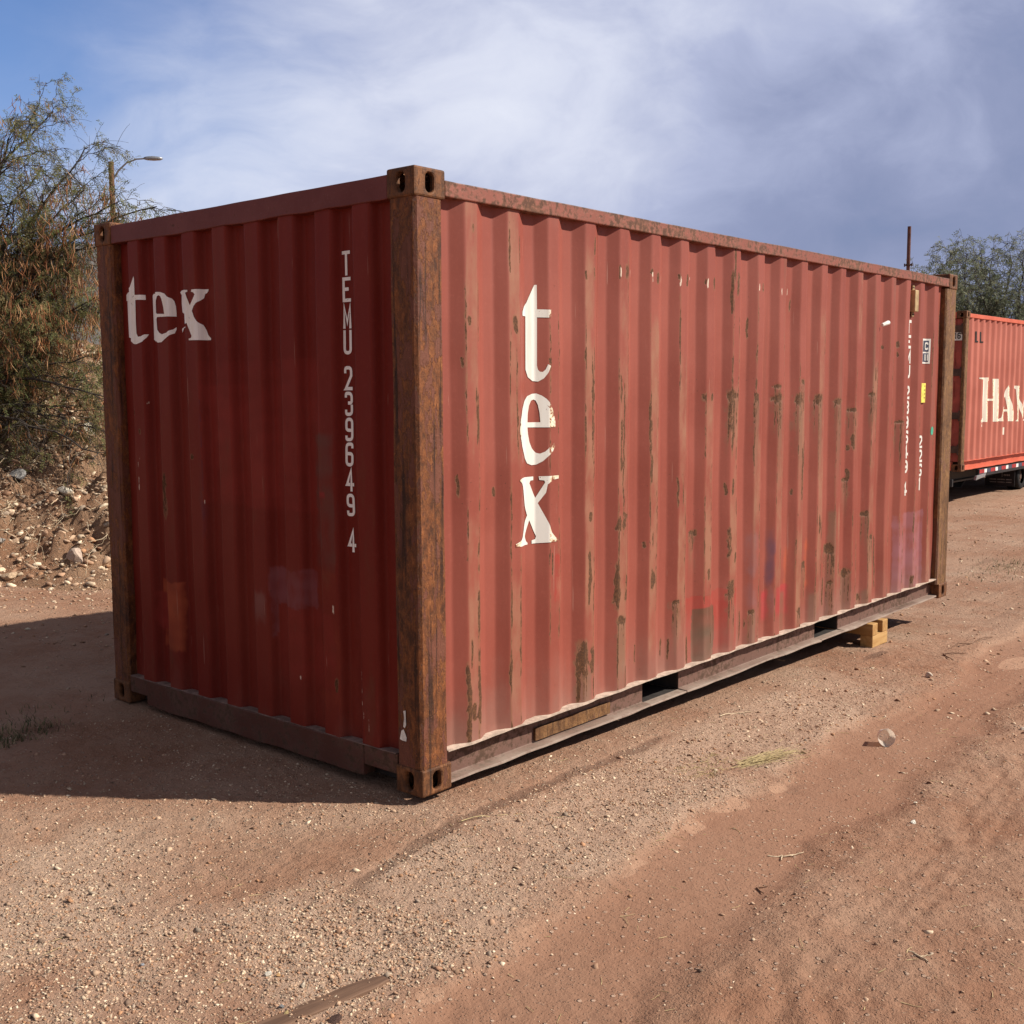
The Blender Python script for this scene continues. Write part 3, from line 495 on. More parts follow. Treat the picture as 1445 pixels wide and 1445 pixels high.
def fitting(parent, x0, x1, y0, y1, z0, z1, mat, holes):
    """hollow corner casting with stadium shaped openings; holes: list of face keys"""
    bm = bmesh.new(); th = .022
    faces = {'x-': ((x0, 0), 'yz'), 'x+': ((x1, 0), 'yz'), 'y-': ((y0, 1), 'xz'), 'y+': ((y1, 1), 'xz'), 'z-': ((z0, 2), 'xy'), 'z+': ((z1, 2), 'xy')}
    lim = [(x0, x1), (y0, y1), (z0, z1)]
    for k, ((pos, ax), _) in faces.items():
        A, B = [i for i in range(3) if i != ax]
        def P3(a, b, off=0):
            p = [0, 0, 0]; p[ax] = pos+(off if k[1] == '-' else -off); p[A] = a; p[B] = b; return bm.verts.new(p)
        outer = [P3(lim[A][0], lim[B][0]), P3(lim[A][1], lim[B][0]), P3(lim[A][1], lim[B][1]), P3(lim[A][0], lim[B][1])]
        if k in holes:
            ca, cb = (lim[A][0]+lim[A][1])/2, (lim[B][0]+lim[B][1])/2
            hw, hh = ((.024, .040) if ax < 2 else (.058, .030))
            ring = []; inn = []; r = min(hw, hh)
            for i in range(20):
                t = 2*math.pi*(i+.5)/20; a = r*math.cos(t); b = r*math.sin(t)
                if hh > hw: b += math.copysign(hh-r, b)
                else: a += math.copysign(hw-r, a)
                ring.append(P3(ca+a, cb+b)); inn.append(P3(ca+a, cb+b, th))
            ed = [bm.edges.new((outer[i], outer[(i+1) % 4])) for i in range(4)]+[bm.edges.new((ring[i], ring[(i+1) % 20])) for i in range(20)]
            bmesh.ops.triangle_fill(bm, edges=ed, use_beauty=True)
            for i in range(20): bm.faces.new((ring[i], ring[(i+1) % 20], inn[(i+1) % 20], inn[i]))
        else: bm.faces.new(outer)
    bmesh.ops.remove_doubles(bm, verts=bm.verts, dist=.0002); bmesh.ops.recalc_face_normals(bm, faces=bm.faces)
    me = bpy.data.meshes.new('corner_fitting'); bm.to_mesh(me); bm.free()
    o = link('corner_fitting', me, mat, parent)
    m_ = o.modifiers.new('bevel', 'BEVEL'); m_.width = .009; m_.segments = 2; m_.limit_method = 'ANGLE'; m_.angle_limit = math.radians(75); m_.use_clamp_overlap = True
    return o

# ---- lettering: flat outlines cut along the corrugation and laid on the sheet
def lay(name, loops, P, face, mat, parent, off=.0022, base_d=None):
    bm = bmesh.new()
    for outer, hole in loops:
        ed = []
        for lp in (outer, hole):
            if not lp: continue
            vs_ = [bm.verts.new((a, 0, b)) for a, b in lp]; ed += [bm.edges.new((vs_[i], vs_[(i+1) % len(vs_)])) for i in range(len(vs_))]
        bmesh.ops.triangle_fill(bm, edges=ed, use_beauty=True)
    us = [v.co.x for v in bm.verts]; u0, u1 = min(us), max(us)
    if P is not None:
        for u in usamples(u0-.001, u1+.001, P['C'], P['ho'], P['sl'], .02):
            bmesh.ops.bisect_plane(bm, geom=bm.verts[:]+bm.edges[:]+bm.faces[:], plane_co=(u, 0, 0), plane_no=(1, 0, 0), dist=1e-6)
    V = np.array([v.co[:] for v in bm.verts])
    if P is not None: D_ = depth(V[:, 0], P['C'], P['ho'], P['sl'], P['do'], P['di'])+.0065*fbm(V[:, 0]*1.3, V[:, 2]*1.1, 3, 5)+.0012*pnoise(V[:, 0]*9, V[:, 2]*3, 8)-off; edge = 1-sstep(np.min(np.abs(V[:, :1]-np.array(P['C'])), -1), .030, .048)
    else: D_ = np.full(len(V), base_d); edge = np.zeros(len(V))
    Q = np.stack(face(V[:, 0], D_, V[:, 2]), -1)
    for v, p in zip(bm.verts, Q): v.co = p
    bmesh.ops.recalc_face_normals(bm, faces=bm.faces)
    me = bpy.data.meshes.new(name); bm.to_mesh(me); bm.free()
    at = me.attributes.new('edge', 'FLOAT', 'POINT'); at.data.foreach_set('value', edge.astype(np.float32))
    return link(name, me, mat, parent)
def glyph(ch, tw, th):
    a, b = tw/2, th/2
    return {'T': [[(-a, 1), (1+a, 1)], [(.5, 1-b), (.5, -b)]], 'E': [[(1+a, 1), (0, 1), (0, 0), (1+a, 0)], [(a, .52), (.85, .52)]],
            'M': [[(0, -b), (0, 1), (.5, .2), (1, 1), (1, -b)]], 'U': [[(0, 1+b), (0, 0), (1, 0), (1, 1+b)]],
            '2': [[(0, .74), (0, 1), (1, 1), (1, .62), (.05, .0), (1+a, 0)]], '3': [[(0, .8), (0, 1), (1, 1), (1, .54), (.35, .54)], [(1, .54-b), (1, 0), (0, 0), (0, .22)]],
            '9': [[(1-a, .46), (0, .46), (0, 1), (1, 1), (1, 0), (0, 0), (0, .2)]], '6': [[(a, .54), (1, .54), (1, 0), (0, 0), (0, 1), (1, 1), (1, .8)]],
            '4': [[(.72, -b), (.72, 1), (0, .27), (.72-a, .27)], [(.72+a, .27), (1+a, .27)]], 'G': [[(1, .76), (1, 1), (0, 1), (0, 0), (1, 0), (1, .46), (.5, .46)]],
            '1': [[(.15, .8), (.6, 1), (.6, -b)]], 'C': [[(1, .75), (1, 1), (0, 1), (0, 0), (1, 0), (1, .25)]], 'I': [[(.5, 1+b), (.5, -b)]], 'f': [[(1, 1), (.45, 1), (.45, -b)]], 'o': [[(a, 0), (1, 0), (1, 1), (0, 1), (0, b)]]}[ch]
def strokes(ch, x, z, w, h, t, flip=1):
    """thick-stroke glyph as quads, in wall units, centred on x with its foot on z"""
    cw, chh = w-t, h-t; quads = []
    for path in glyph(ch, t/cw, t/chh):
        p = [np.array((q_[0]*cw+t/2, q_[1]*chh+t/2)) for q_ in path]; out = [p[0]]
        for i in range(1, len(p)-1):
            e0 = p[i-1]-p[i]; e1 = p[i+1]-p[i]; l0, l1 = np.hypot(*e0), np.hypot(*e1); cosv = float(e0@e1/(l0*l1))
            r = min(.42*w, l0*.48, l1*.48)
            if abs(cosv) > .35 or ch in 'TEM': out.append(p[i]); continue
            a_, c_ = p[i]+e0/l0*r, p[i]+e1/l1*r
            for s_ in np.linspace(0, 1, 6): out.append((1-s_)**2*a_+2*s_*(1-s_)*p[i]+s_*s_*c_)
        out.append(p[-1]); p = [out[0]]+[b_ for a_, b_ in zip(out[:-1], out[1:]) if np.hypot(*(b_-a_)) > 1e-5]
        Lp, Rp = [], []
        for i in range(len(p)):
            d0 = p[i]-p[i-1] if i else p[1]-p[0]; d1 = p[i+1]-p[i] if i < len(p)-1 else d0
            d0 = d0/np.hypot(*d0); d1 = d1/np.hypot(*d1); n0 = np.array((-d0[1], d0[0])); n1 = np.array((-d1[1], d1[0])); m_ = n0+n1; m_ = m_/max(1e-6, np.hypot(*m_)); k = t/2/max(.45, float(m_@n0))
            Lp.append(p[i]+m_*k); Rp.append(p[i]-m_*k)
        for i in range(len(p)-1): quads.append([Lp[i], Lp[i+1], Rp[i+1], Rp[i]])
    return [[(x+flip*(v[0]-w/2), z+v[1]) for v in q_] for q_ in quads]
def lettering(name, items, P, face, mat, parent, base_d=None, flip=1):
    for ch, x, z, w, h, t in items: lay(name, [(q_, None) for q_ in strokes(ch, x, z, w, h, t, flip)], P, face, mat, parent, base_d=base_d)

def jit_rail(seed, amp):
    def f(p, a, b):
        k = amp*(float(pnoise(p*2.1, seed*1.7, seed))+.5*float(pnoise(p*7.0, seed*3.1, seed+1))); return a+k*.6, b+k
    return f
def container_body(root, mats, detail):
    wall, endm, rail, railend, brail, brailend, post, fit, tanpost = mats
    s1 = lambda u, d, z: (u, d, z); s2 = lambda u, d, z: (u, CW-d, z); e1 = lambda u, d, z: (d, u, z)
    hx, hy, hz = .178, .162, .118
    for ix in (0, 1):
        for iy in (0, 1):
            for iz in (0, 1):
                fitting(root, 0 if not ix else CL-hx, hx if not ix else CL, 0 if not iy else CW-hy, hy if not iy else CW, 0 if not iz else CH-hz, hz if not iz else CH, fit,
                        ['x+' if ix else 'x-', 'y+' if iy else 'y-', 'z+' if iz else 'z-'])
    def post_at(x0, x1, y0, y1, mat, seed):
        b = MB(); r = .012
        pr = [(x0+r, y0), (x1-r, y0), (x1, y0+r), (x1, y1-r), (x1-r, y1), (x0+r, y1), (x0, y1-r), (x0, y0+r)]
        j = lambda p, a, c: (a+.0025*float(pnoise(p*3.1+a*9, c*9, seed)), c+.0025*float(pnoise(p*3.7, a*9+c*5, seed+2)))
        b.sweep(pr, 'z', np.linspace(hz, CH-hz, 46), j); return b.build('corner_post', mat, root)
    return s1, s2, e1, post_at

def make_container(root, mats, detail, door_end, pockets=((1.735, 2.090), (3.787, 4.145))):
    wall, endm, rail, railend, brail, brailend, post, fit, tanpost, doorm = mats
    s1, s2, e1, post_at = container_body(root, mats[:9], detail)
    e2 = lambda u, d, z: (CL-d, u, z)
    if door_end == 1:
        post_at(.006, .166, .006, .160, post, 1); post_at(.006, .166, CW-.160, CW-.006, post, 2)
        post_at(5.835, CL-.006, .006, .130, tanpost, 3); post_at(5.835, CL-.006, CW-.130, CW-.006, post, 4)
    else:
        post_at(.006, .150, .006, .064, tanpost, 1); post_at(.006, .150, CW-.064, CW-.006, tanpost, 2)
        post_at(CL-.166, CL-.006, .006, .160, tanpost, 3); post_at(CL-.166, CL-.006, CW-.160, CW-.006, tanpost, 4)
    # long walls, one sheet between weld seams
    x0, x1 = .168, 5.830
    if door_end == 0: x0, x1 = .152, 5.890
    seams = [x0, 1.275, 2.391, 3.507, 4.623, x1]
    for i in range(5):
        a, b = seams[i]+(.0018 if i else 0), seams[i+1]-(.0018 if i < 4 else 0)
        kw = dict(step=.0065, zstep=.0085, marks=SIDE_MARKS, tints=SIDE_TINTS, dust=.9) if detail == 2 else (dict(step=.03, zstep=.05, dust=.3) if detail == 1 else {})
        corrugated('side_panel', a, b, .166, 2.490, SIDE_P, s1, wall, root, **kw)
        corrugated('side_panel', a, b, .166, 2.490, SIDE_P, s2, wall, root)
    # end wall(s)
    ez = (.157, 2.476)
    if door_end == 1:
        kw = dict(step=.009, zstep=.009, marks=END_MARKS, tints=END_TINTS, tdark=.80, dust=.30) if detail == 2 else {}
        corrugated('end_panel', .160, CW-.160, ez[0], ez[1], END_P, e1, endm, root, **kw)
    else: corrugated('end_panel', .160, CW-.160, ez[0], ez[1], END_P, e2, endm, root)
    fx = (lambda x: x) if door_end == 1 else (lambda x: CL-x)
    bx = lambda b, xa, xb, *r: b.quadbox(min(fx(xa), fx(xb)), max(fx(xa), fx(xb)), *r)
    # header and sill of the closed end
    b = MB(); n = 40; ys = np.linspace(.162, CW-.162, n)
    j = lambda p, a, c: (a+.002*float(pnoise(p*4, 1.3, 4))*(1 if a < .05 else 0), c+(.006*float(pnoise(p*5.3, 2.2, 5)) if c < 2.48 else .002*float(pnoise(p*3, .4, 6))))
    pr = [(.005, 2.474), (.005, 2.571), (.075, 2.571), (.075, 2.474)]; pr = pr if door_end == 1 else [(CL-a, c) for a, c in pr]
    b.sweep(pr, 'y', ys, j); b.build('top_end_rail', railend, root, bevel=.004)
    b = MB(); ys = np.linspace(.375, CW-.33, 40)
    j = lambda p, a, c: (a+.004*float(pnoise(p*3.1, 6.3, 7)), c+(.007*float(pnoise(p*4.3, 8.2, 8))+.006 if c < .08 else .002*float(pnoise(p*7, 3, 9))))
    pr = [(.006, .012), (.006, .156), (.078, .156), (.078, .012)]; pr = pr if door_end == 1 else [(CL-a, c) for a, c in pr]
    b.sweep(pr, 'y', ys, j)
    pr2 = [(.010, .068), (.010, .155), (.078, .155), (.078, .068)]; pr2 = pr2 if door_end == 1 else [(CL-a, c) for a, c in pr2]
    b.sweep(pr2, 'y', np.linspace(.1625, .3745, 4)); b.sweep(pr2, 'y', np.linspace(CW-.3295, CW-.1625, 4))
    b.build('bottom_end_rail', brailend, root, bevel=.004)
    if detail == 2:
        b = MB(); b.sweep([(.008, .1565), (.062, .1565), (.062, .159), (.008, .159)], 'y', np.linspace(.17, CW-.17, 60), lambda p, a, c: (a+(.004*float(pnoise(p*9, .2, 3)) if a < .03 else 0), c+.0012*float(pnoise(p*14, 5, 2))))
        b.build('sill_ledge', M_LEDGE, root)
    # top side rails: square tube, slightly wavy from knocks
    for iy, s in ((0, 1), (1, -1)):
        oy = 0 if iy == 0 else CW; b = MB()
        pr = [(oy+s*.003, 2.488), (oy+s*.003, 2.553), (oy+s*.066, 2.553), (oy+s*.066, 2.488)]
        b.sweep(pr, 'x', np.linspace(.1785, CL-.1785, 70), jit_rail(2+iy, .0035)); b.build('top_side_rail', rail, root, bevel=.005)
    # bottom side rails with forklift pockets
    for iy, s in ((0, 1), (1, -1)):
        oy = 0 if iy == 0 else CW; b = MB()
        Y = lambda v: oy+s*v
        C_ = [(.078, .152), (.072, .152), (.072, .030), (.014, .026), (.014, .014), (.078, .014)]
        for k, (xa, xb) in enumerate(((.1785, 1.733), (2.092, 3.785), (4.147, 5.879)) if pockets else ((.1785, 5.879),)):
            pr = [(Y(a), c) for a, c in C_]
            b.sweep(pr, 'x', np.linspace(xa, xb, 36), lambda p, a, c: (a+(s*.006*float(pnoise(p*4.7, .9, 3+iy)) if c < .03 else s*.002*float(pnoise(p*2, .3, 4))), c+(.007*float(pnoise(p*3.9, 2.4, 5+iy)) if c < .03 else 0)))
        for xa, xb in (((1.7335, 2.0915), (3.7855, 4.1465)) if pockets else ()):
            pr = [(Y(.016), .014), (Y(.016), .024), (Y(.078), .024), (Y(.078), .014)]; b.sweep(pr, 'x', np.linspace(xa, xb, 4))
        b.build('bottom_side_rail', brail, root, bevel=.002)
        b = MB(); pr = [(Y(.006), .159), (Y(.006), .1648), (Y(.085), .1648), (Y(.085), .159)]
        b.sweep(pr, 'x', np.linspace(.166, 5.832, 220), lambda p, a, c: (a+(s*(.006*float(pnoise(p*4.1, 1.9, 7))+.004*float(pnoise(p*13, 1.1, 8))) if abs(a-oy) < .03 else 0), c+(.002*float(pnoise(p*17, 6, 2))+.002 if c > .16 else .004*float(pnoise(p*6, 2, 3)))))
        b.build('floor_flange', M_DUST if detail == 2 else brail, root)
    # pockets: sheet tunnels right through
    for xa, xb in pockets:
        b = MB(); b.quadbox(xa-.006, xa, .079, CW-.079, .026, .150); b.quadbox(xb, xb+.006, .079, CW-.079, .026, .150); b.quadbox(xa, xb, .079, CW-.079, .016, .022); b.build('forklift_pocket', M_UNDER, root)
    # floor and cross members
    b = MB(); b.quadbox(.08, CL-.08, .087, CW-.087, .1535, .178); b.build('floor', M_UNDER, root)
    b = MB()
    for x in [.35+.30*i for i in range(19)]:
        if any(xa-.05 < x < xb+.05 for xa, xb in ((1.735, 2.09), (3.787, 4.145))): continue
        b.quadbox(x-.022, x+.022, .080, CW-.080, .030, .152)
    b.quadbox(.0985, .118, .165, CW-.165, .004, .152) if door_end == 1 else None  # black backing added behind the end rail so its notches look dark
    b.build('cross_member', M_UNDER, root)
    # roof sheet, corrugated across
    xs = np.linspace(.078, CL-.078, 121); V = []; F = []
    for i, x in enumerate(xs):
        z = 2.545+(.018 if (i//2) % 2 else 0); V += [(x, .068, z), (x, CW-.068, z)]
        if i: F.append((2*i-2, 2*i, 2*i+1, 2*i-1))
    np_mesh('roof_panel', V, F, rail, root)
    # door end
    gx = (lambda x: CL-x) if door_end == 1 else (lambda x: x)
    bb = lambda b, xa, xb, *r: b.quadbox(min(gx(xa), gx(xb)), max(gx(xa), gx(xb)), *r)
    b = MB(); bb(b, .006, .09, .1625, CW-.1625, 2.474, 2.575); b.build('door_header', railend, root, bevel=.004)
    b = MB(); bb(b, .006, .09, .1625, CW-.1625, .014, .150); b.build('door_sill', brailend, root, bevel=.004)
    mid = CW/2
    dm = .135 if door_end == 1 else .072
    for ya, yb, sgn in ((dm, mid-.006, 1), (mid+.006, CW-dm, -1)):
        b = MB(); bb(b, .045, .085, ya, yb, .156, 2.468)
        for z in (.22, .72, 1.22, 1.72, 2.22): bb(b, .030, .0445, ya+.10, yb-.10, z, z+.24)
        d = b.build('door', doorm, root, bevel=.006)
        for z in (.30, .85, 1.55, 2.25):
            b = MB(); yh = ya if sgn == 1 else yb
            bb(b, .012, .044, min(yh-sgn*.02, yh+sgn*.15), max(yh-sgn*.02, yh+sgn*.15), z, z+.11)
            b.cyl((gx(.012), yh-sgn*.005, z-.03), (gx(.012), yh-sgn*.005, z+.14), .016); b.build('hinge', M_HINGE, d, bevel=.003)
        for yr in (ya+.33 if sgn == 1 else yb-.33, ya+.85 if sgn == 1 else yb-.85):
            b = MB(); b.cyl((gx(.012), yr, .07), (gx(.012), yr, 2.53), .017)
            for z in (.10, .5, 1.1, 1.7, 2.46): bb(b, .0, .044, yr-.03, yr+.03, z, z+.05)
            bb(b, -.012, .004, min(yr, yr+sgn*.4), max(yr, yr+sgn*.4), 1.02, 1.06); b.build('lock_rod', M_GALV, d)
    return s1, s2, e1

box = empty('shipping_container', (0, 0, 0), 'large weathered dark red shipping container with rusty corner posts, seen whole on bare dirt', 'shipping container', 'red shipping containers in the yard')
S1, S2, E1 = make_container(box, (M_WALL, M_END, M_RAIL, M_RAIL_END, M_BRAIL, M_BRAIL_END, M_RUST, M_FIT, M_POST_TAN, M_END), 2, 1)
for nm, lp in (('t', (SIDE_T, None)), ('e', (SIDE_E, SIDE_E_HOLE)), ('x', (SIDE_X, None))): lay('letter', [lp], SIDE_P, S1, M_WHITE, box)['label'] = 'large white serif letter %s, upright on the long wall' % nm
for nm, lp in (('t', (END_T, None)), ('e', (END_E, END_E_HOLE)), ('x', (END_X, None))): lay('letter', [lp], END_P, E1, M_WHITE_END, box)['label'] = 'chipped white serif letter %s on the shaded end wall' % nm
TEMU_Z = [(2.299, 2.195), (2.188, 2.083), (2.074, 1.970), (1.963, 1.859), (1.809, 1.705), (1.699, 1.594), (1.587, 1.484), (1.479, 1.374), (1.365, 1.265), (1.255, 1.155), (1.099, .996)]
lettering('character', [(c, .4785-.0002*i, z1_, .052, z0_-z1_, .0145) for i, (c, (z0_, z1_)) in enumerate(zip('TEMU2396494', TEMU_Z))], END_P, E1, M_WHITE_END, box, flip=-1)
n_ = [2.205-.1115*i for i in range(4)]+[1.715-.1115*i for i in range(6)]+[.985]
lettering('character', [(c, 5.205, z-.100, .092, .100, .021) for c, z in zip('TEMU2396494', n_)], SIDE_P, S1, M_WHITE, box)
lettering('character', [(c, 5.497, 1.332-.109*i-.098, .080, .098, .019) for i, c in enumerate('22G1')], SIDE_P, S1, M_WHITE, box)
# plates, vent and odd marks on the far part of the long wall
rect = lambda a, b, c, d: [(a, c), (b, c), (b, d), (a, d)]
def framed(name, u0, u1, z0, z1, mat, off): return lay(name, [(rect(u0, u1, z0, z1), None)], SIDE_P, S1, mat, box, off=off)
framed('height_sign', 5.465, 5.578, 1.885, 2.075, M_WHITE, .003)
framed('sign_field', 5.488, 5.562, 1.977, 2.061, M_BLUREF, .005); framed('sign_field', 5.488, 5.562, 1.899, 1.965, M_BLUREF, .005)
for ch, x_, z_, w_, h_, t_ in (('C', 5.532, 1.99, .045, .058, .012), ('I', 5.512, 1.908, .02, .048, .008), ('I', 5.532, 1.908, .02, .048, .008), ('I', 5.552, 1.908, .02, .048, .008)):
    lay('sign_letter', [(q_, None) for q_ in strokes(ch, x_, z_, w_, h_, t_)], SIDE_P, S1, M_WHITE, box, off=.007)
b = MB(); b.quadbox(5.462, 5.545, .038, .0445, 1.585, 1.735); b.build('data_plate', M_YELLOW, box, bevel=.002)
mark(lay('plate_print', [(rect(5.508+.008*(i % 2), 5.532, z, z+.006), None) for i, z in enumerate((1.62, 1.65, 1.68, 1.71))], None, S1, M_BLKTXT, box, base_d=.0365), kind='stuff')

vent = MB(); vent.quadbox(5.205, 5.275, .008, .050, 2.265, 2.425); vent.quadbox(5.222, 5.262, .036, .049, 2.425, 2.465); vent.quadbox(5.222, 5.262, .036, .049, 2.228, 2.265)
vo = vent.build('ventilator', M_TANVENT, box, bevel=.006)
for i in (0, 1):
    for z in (2.444, 2.246): MB().cyl((5.23+.024*i, .034, z), (5.23+.024*i, .044, z), .006, k=8).build('bolt', M_UNDER, vo)
b = MB(); b.cyl((4.60, .004, 2.142), (4.685, -.006, 2.162), .012, .016, 10); b.build('hose_stub', M_SIGN, box, bevel=.002)
c_ = [(5.636+.026*math.cos(t), 1.365+.034*math.sin(t)) for t in np.linspace(0, 2*math.pi, 15)[:-1]]
lay('paint_dot', [(c_, None)], SIDE_P, S1, M_GREEN, box)
# repair plate on the bottom rail and a rusty patch sheet low on the wall
b = MB(); b.sweep([(.058, .040), (.058, .100), (.0705, .100), (.0705, .040)], 'x', np.linspace(.813, 1.417, 12), lambda p, a, c: (a+.003*float(pnoise(p*6, 1, 2)), c+.002*float(pnoise(p*9, c*20, 4)))); b.build('repair_plate', M_POST_TAN, box, bevel=.002)
# flakes of old sticker on the near post
for pts in ([(.112, .358), (.098, .362), (.096, .300), (.104, .285), (.113, .290), (.107, .33)], [(.135, .232), (.125, .270), (.112, .278), (.102, .262), (.094, .246), (.096, .228), (.120, .228)]):
    lay('sticker_scrap', [(pts, None)], None, lambda u, d, z: (d, u, z), M_SIGN, box, base_d=.0015)
# weld gussets under the far end of the end header
b = MB(); b.sweep([(.006, 2.480), (.006, 2.565), (.016, 2.480)], 'y', [CW-.275, CW-.165]); b.build('corner_gusset', M_RAIL_END, box)

# ------------------------------------------------------------------ second container on its trailer
box2 = empty('shipping_container', (15.461, 3.164, .330), 'bright orange-red shipping container with tall cream capital letters, carried on a black trailer', 'shipping container', 'red shipping containers in the yard')
T1, T2, TE = make_container(box2, (M_WALL2, M_WALL2, M_RAIL2, M_RAIL2, M_RAIL2, M_RAIL2, M_POST_TAN, M_FIT, M_POST_TAN, M_DOOR2), 1, 0, ())
sh = lambda L_: [(a-15.461, c-.330) for a, c in L_]
for nm, lp in (('H', (sh(H2), None)), ('A', (sh(A2), sh(A2_HOLE))), ('M', (sh(M2), None))): lay('letter', [lp], SIDE_P, T1, M_WHITE2, box2)['label'] = 'cream serif capital %s' % nm
pf = lambda u, d, z: (d, u, z)
nb = MB(); nb.quadbox(.020, .028, .068, .262, 2.12, 2.27); nbo = nb.build('number_board', M_SIGN, box2, bevel=.002)
lettering('character', [('1', .172, 2.145, .045, .10, .018), ('6', .118, 2.145, .055, .10, .018)], None, pf, M_BLKTXT, nbo, base_d=.018, flip=-1)
for u_ in (.535, .79): lay('rail_vent', [(rect(u_, u_+.03, 2.10, 2.28), None), (rect(u_+.03, u_+.07, 2.10, 2.125), None)], SIDE_P, T1, M_BLKTXT, box2, off=.004)
lay('paint_scuff', [(rect(2.10, 2.21, .53, .66), None)], SIDE_P, T1, M_WHITE2, box2)
lay('paint_scuff', [(rect(1.02, 1.06, .70, .74), None), (rect(1.02, 1.06, .76, .79), None)], SIDE_P, T1, M_WHITE2, box2)
# ------------------------------------------------------------------ ground
def base_z(x, y):
    return -.03+np.interp(x, [0, 4.8, 6.6], [0, -.137, -.222])+.012*np.clip(y, 0, 6)
TRACK = [(-2.3, -1.50), (-1.032, -1.36), (-.238, -1.30), (1.023, -1.20), (2.829, -1.10), (5.065, -.95), (9, -.6)]
TRACK2 = [(-2.5, -3.0), (0, -2.78), (3, -2.6), (9, -2.2)]
CRUST = [(-1.25, -1.07), (-1.027, -1.065), (-.556, -1.03), (-.215, -1.02), (-.026, -1.02), (.718, -.935), (1.281, -.96)]
SHADOW_LINE = [(-.92, -.45), (-.805, -.408), (-.504, -.315), (-.046, -.225), (.531, -.191), (1.192, -.182), (1.75, -.16)]  # course of a soft shadow, painted into the dirt as a dark line
def fields(X, Y):
    wx = X+.10*fbm(X*1.3, Y*1.3, 3, 31); wy = Y+.10*fbm(X*1.3, Y*1.3, 3, 41)
    dt = seg_dist(wx, wy, TRACK); track = 1-sstep(dt, .16, .34)
    track = np.maximum(track, .55*(1-sstep(seg_dist(wx, wy, TRACK2), .2, .5)))
    cru = (1-sstep(seg_dist(X+.03*pnoise(X*9, Y*9, 3), Y+.03*pnoise(X*9, Y*9, 5), CRUST), .015, .055))*sstep(pnoise(X*4.2, Y*4.2, 12), -.15, .15)
    cru = np.maximum(cru, .8*(1-sstep(np.hypot((X-4.85)/.35, (Y+.93)/.12), .6, 1.1)))
    fade = sstep(X, -.95, -.4)*(1-sstep(X, 1.2, 1.8))
    shadow_dark = (1-sstep(seg_dist(X, Y+.02*pnoise(X*5, Y*5, 9), SHADOW_LINE), .01, .06))*(.35+.55*fade)
    for cx, cy, rx, ry, s in ((1.32, -1.02, .16, .05, .5), (2.55, -2.0, .45, .10, .55), (2.3, -1.6, .25, .06, .45), (4.35, -.13, .30, .045, .9), (-.62, 2.2, .5, .12, .5), (9.9, .9, .7, .12, .5), (-1.5, -.75, .10, .10, .4), (.62, -.5, .5, .12, .2)):  # other dark patches sharing the same tint
        shadow_dark = np.maximum(shadow_dark, s*(1-sstep(np.hypot((X-cx)/rx, (Y-cy)/ry)+.5*pnoise(X*11, Y*11, 6), .3, 1.2)))
    gr = .42+.36*fbm(X*.8, Y*.8, 3, 21)+.25*pnoise(X*2.7, Y*2.7, 27)
    belt = (1-sstep(np.abs(Y+.62-.06*X), .22, .5))*sstep(X, -1.6, -1.2)*(1-sstep(X, 2.6, 4.5))
    pb = 1-sstep(np.abs((Y-.45)-.55*(X+1.3)+.1*pnoise(X*4, Y*4, 5)), .10, .40)
    left = (1-sstep(X, -1.05, -.45))*(1-sstep(Y, .9, 1.6))*sstep(Y, -1.05, -.85)
    left2 = .75*(1-sstep(np.hypot((X+.2)/.8, (Y-.55)/.9), .5, 1.1))
    gr = np.clip(np.maximum.reduce([gr*.55, belt*(.75+.3*pnoise(X*3, Y*3, 2)), left*np.clip(.45+.5*pb+.6*pnoise(X*1.9, Y*1.9, 4)+.25*pnoise(X*5, Y*5, 14), 0, 1), left2*.6]), 0, 1)*(1-track)*(1-.8*sstep(-Y, 1.4, 1.8))*(1-.75*cru)
    gr = gr*(1-.8*(1-sstep(np.hypot((X+.72)/.5, (Y+.02)/.24), .5, 1.1)))
    return track, cru, shadow_dark, gr
def relief(X, Y, fine=True):
    track, cru, shadow_dark, gr = fields(X, Y)
    und = .014*fbm(X*.45, Y*.45, 3, 1)+.0045*fbm(X*1.9, Y*1.9, 3, 51)*(1-.6*track)
    und = und-.022*track-.010*shadow_dark+.012*(1-sstep(np.abs(seg_dist(X, Y, TRACK)-.42), .03, .16))*(.6+.6*pnoise(X*3, Y*3, 6))
    if fine:
        rough = .0050*fbm(X*9, Y*9, 3, 61)+.0045*pnoise(X*27, Y*27, 66); right = sstep(-Y, 1.35, 1.8)
        cl = np.clip(fbm(X*7.5, Y*13, 3, 71), 0, 1)
        und = und+rough*(1-.75*track)+right*(.011*cl+.004*np.sin((X*.55-Y)*42+2.5*pnoise(X*2, Y*2, 8))*sstep(pnoise(X*1.1, Y*1.1, 13), .0, .35))
    if fine:
        dv = seg_dist(X, Y+.05*pnoise(X*.6, Y*.3, 81), TRACK)*np.where(Y < -1.1-.02*X, 1, -1); br = sstep(pnoise(X*1.3, Y*1.3, 83), -.25, .2)
        for k_, w_, d_ in ((.56, .020, .007), (.63, .014, .006), (.70, .020, .007), (1.12, .022, .007), (1.20, .016, .006), (1.28, .020, .006), (.10, .02, .004), (-.10, .02, .004)):
            und = und-d_*(1-sstep(np.abs(dv-k_), w_*.4, w_))*br*(1+.5*np.sin(X*70))*.8
    near = np.exp(-((np.clip(X, 0, 6.06)-X)**2+(np.clip(Y, 0, 2.44)-Y)**2)/.05)   # packed flat where the box stands
    return und*(1-.55*near)
def ground_z(x, y):
    x = np.asarray(x, float); y = np.asarray(y, float); return base_z(x, y)+relief(x, y)
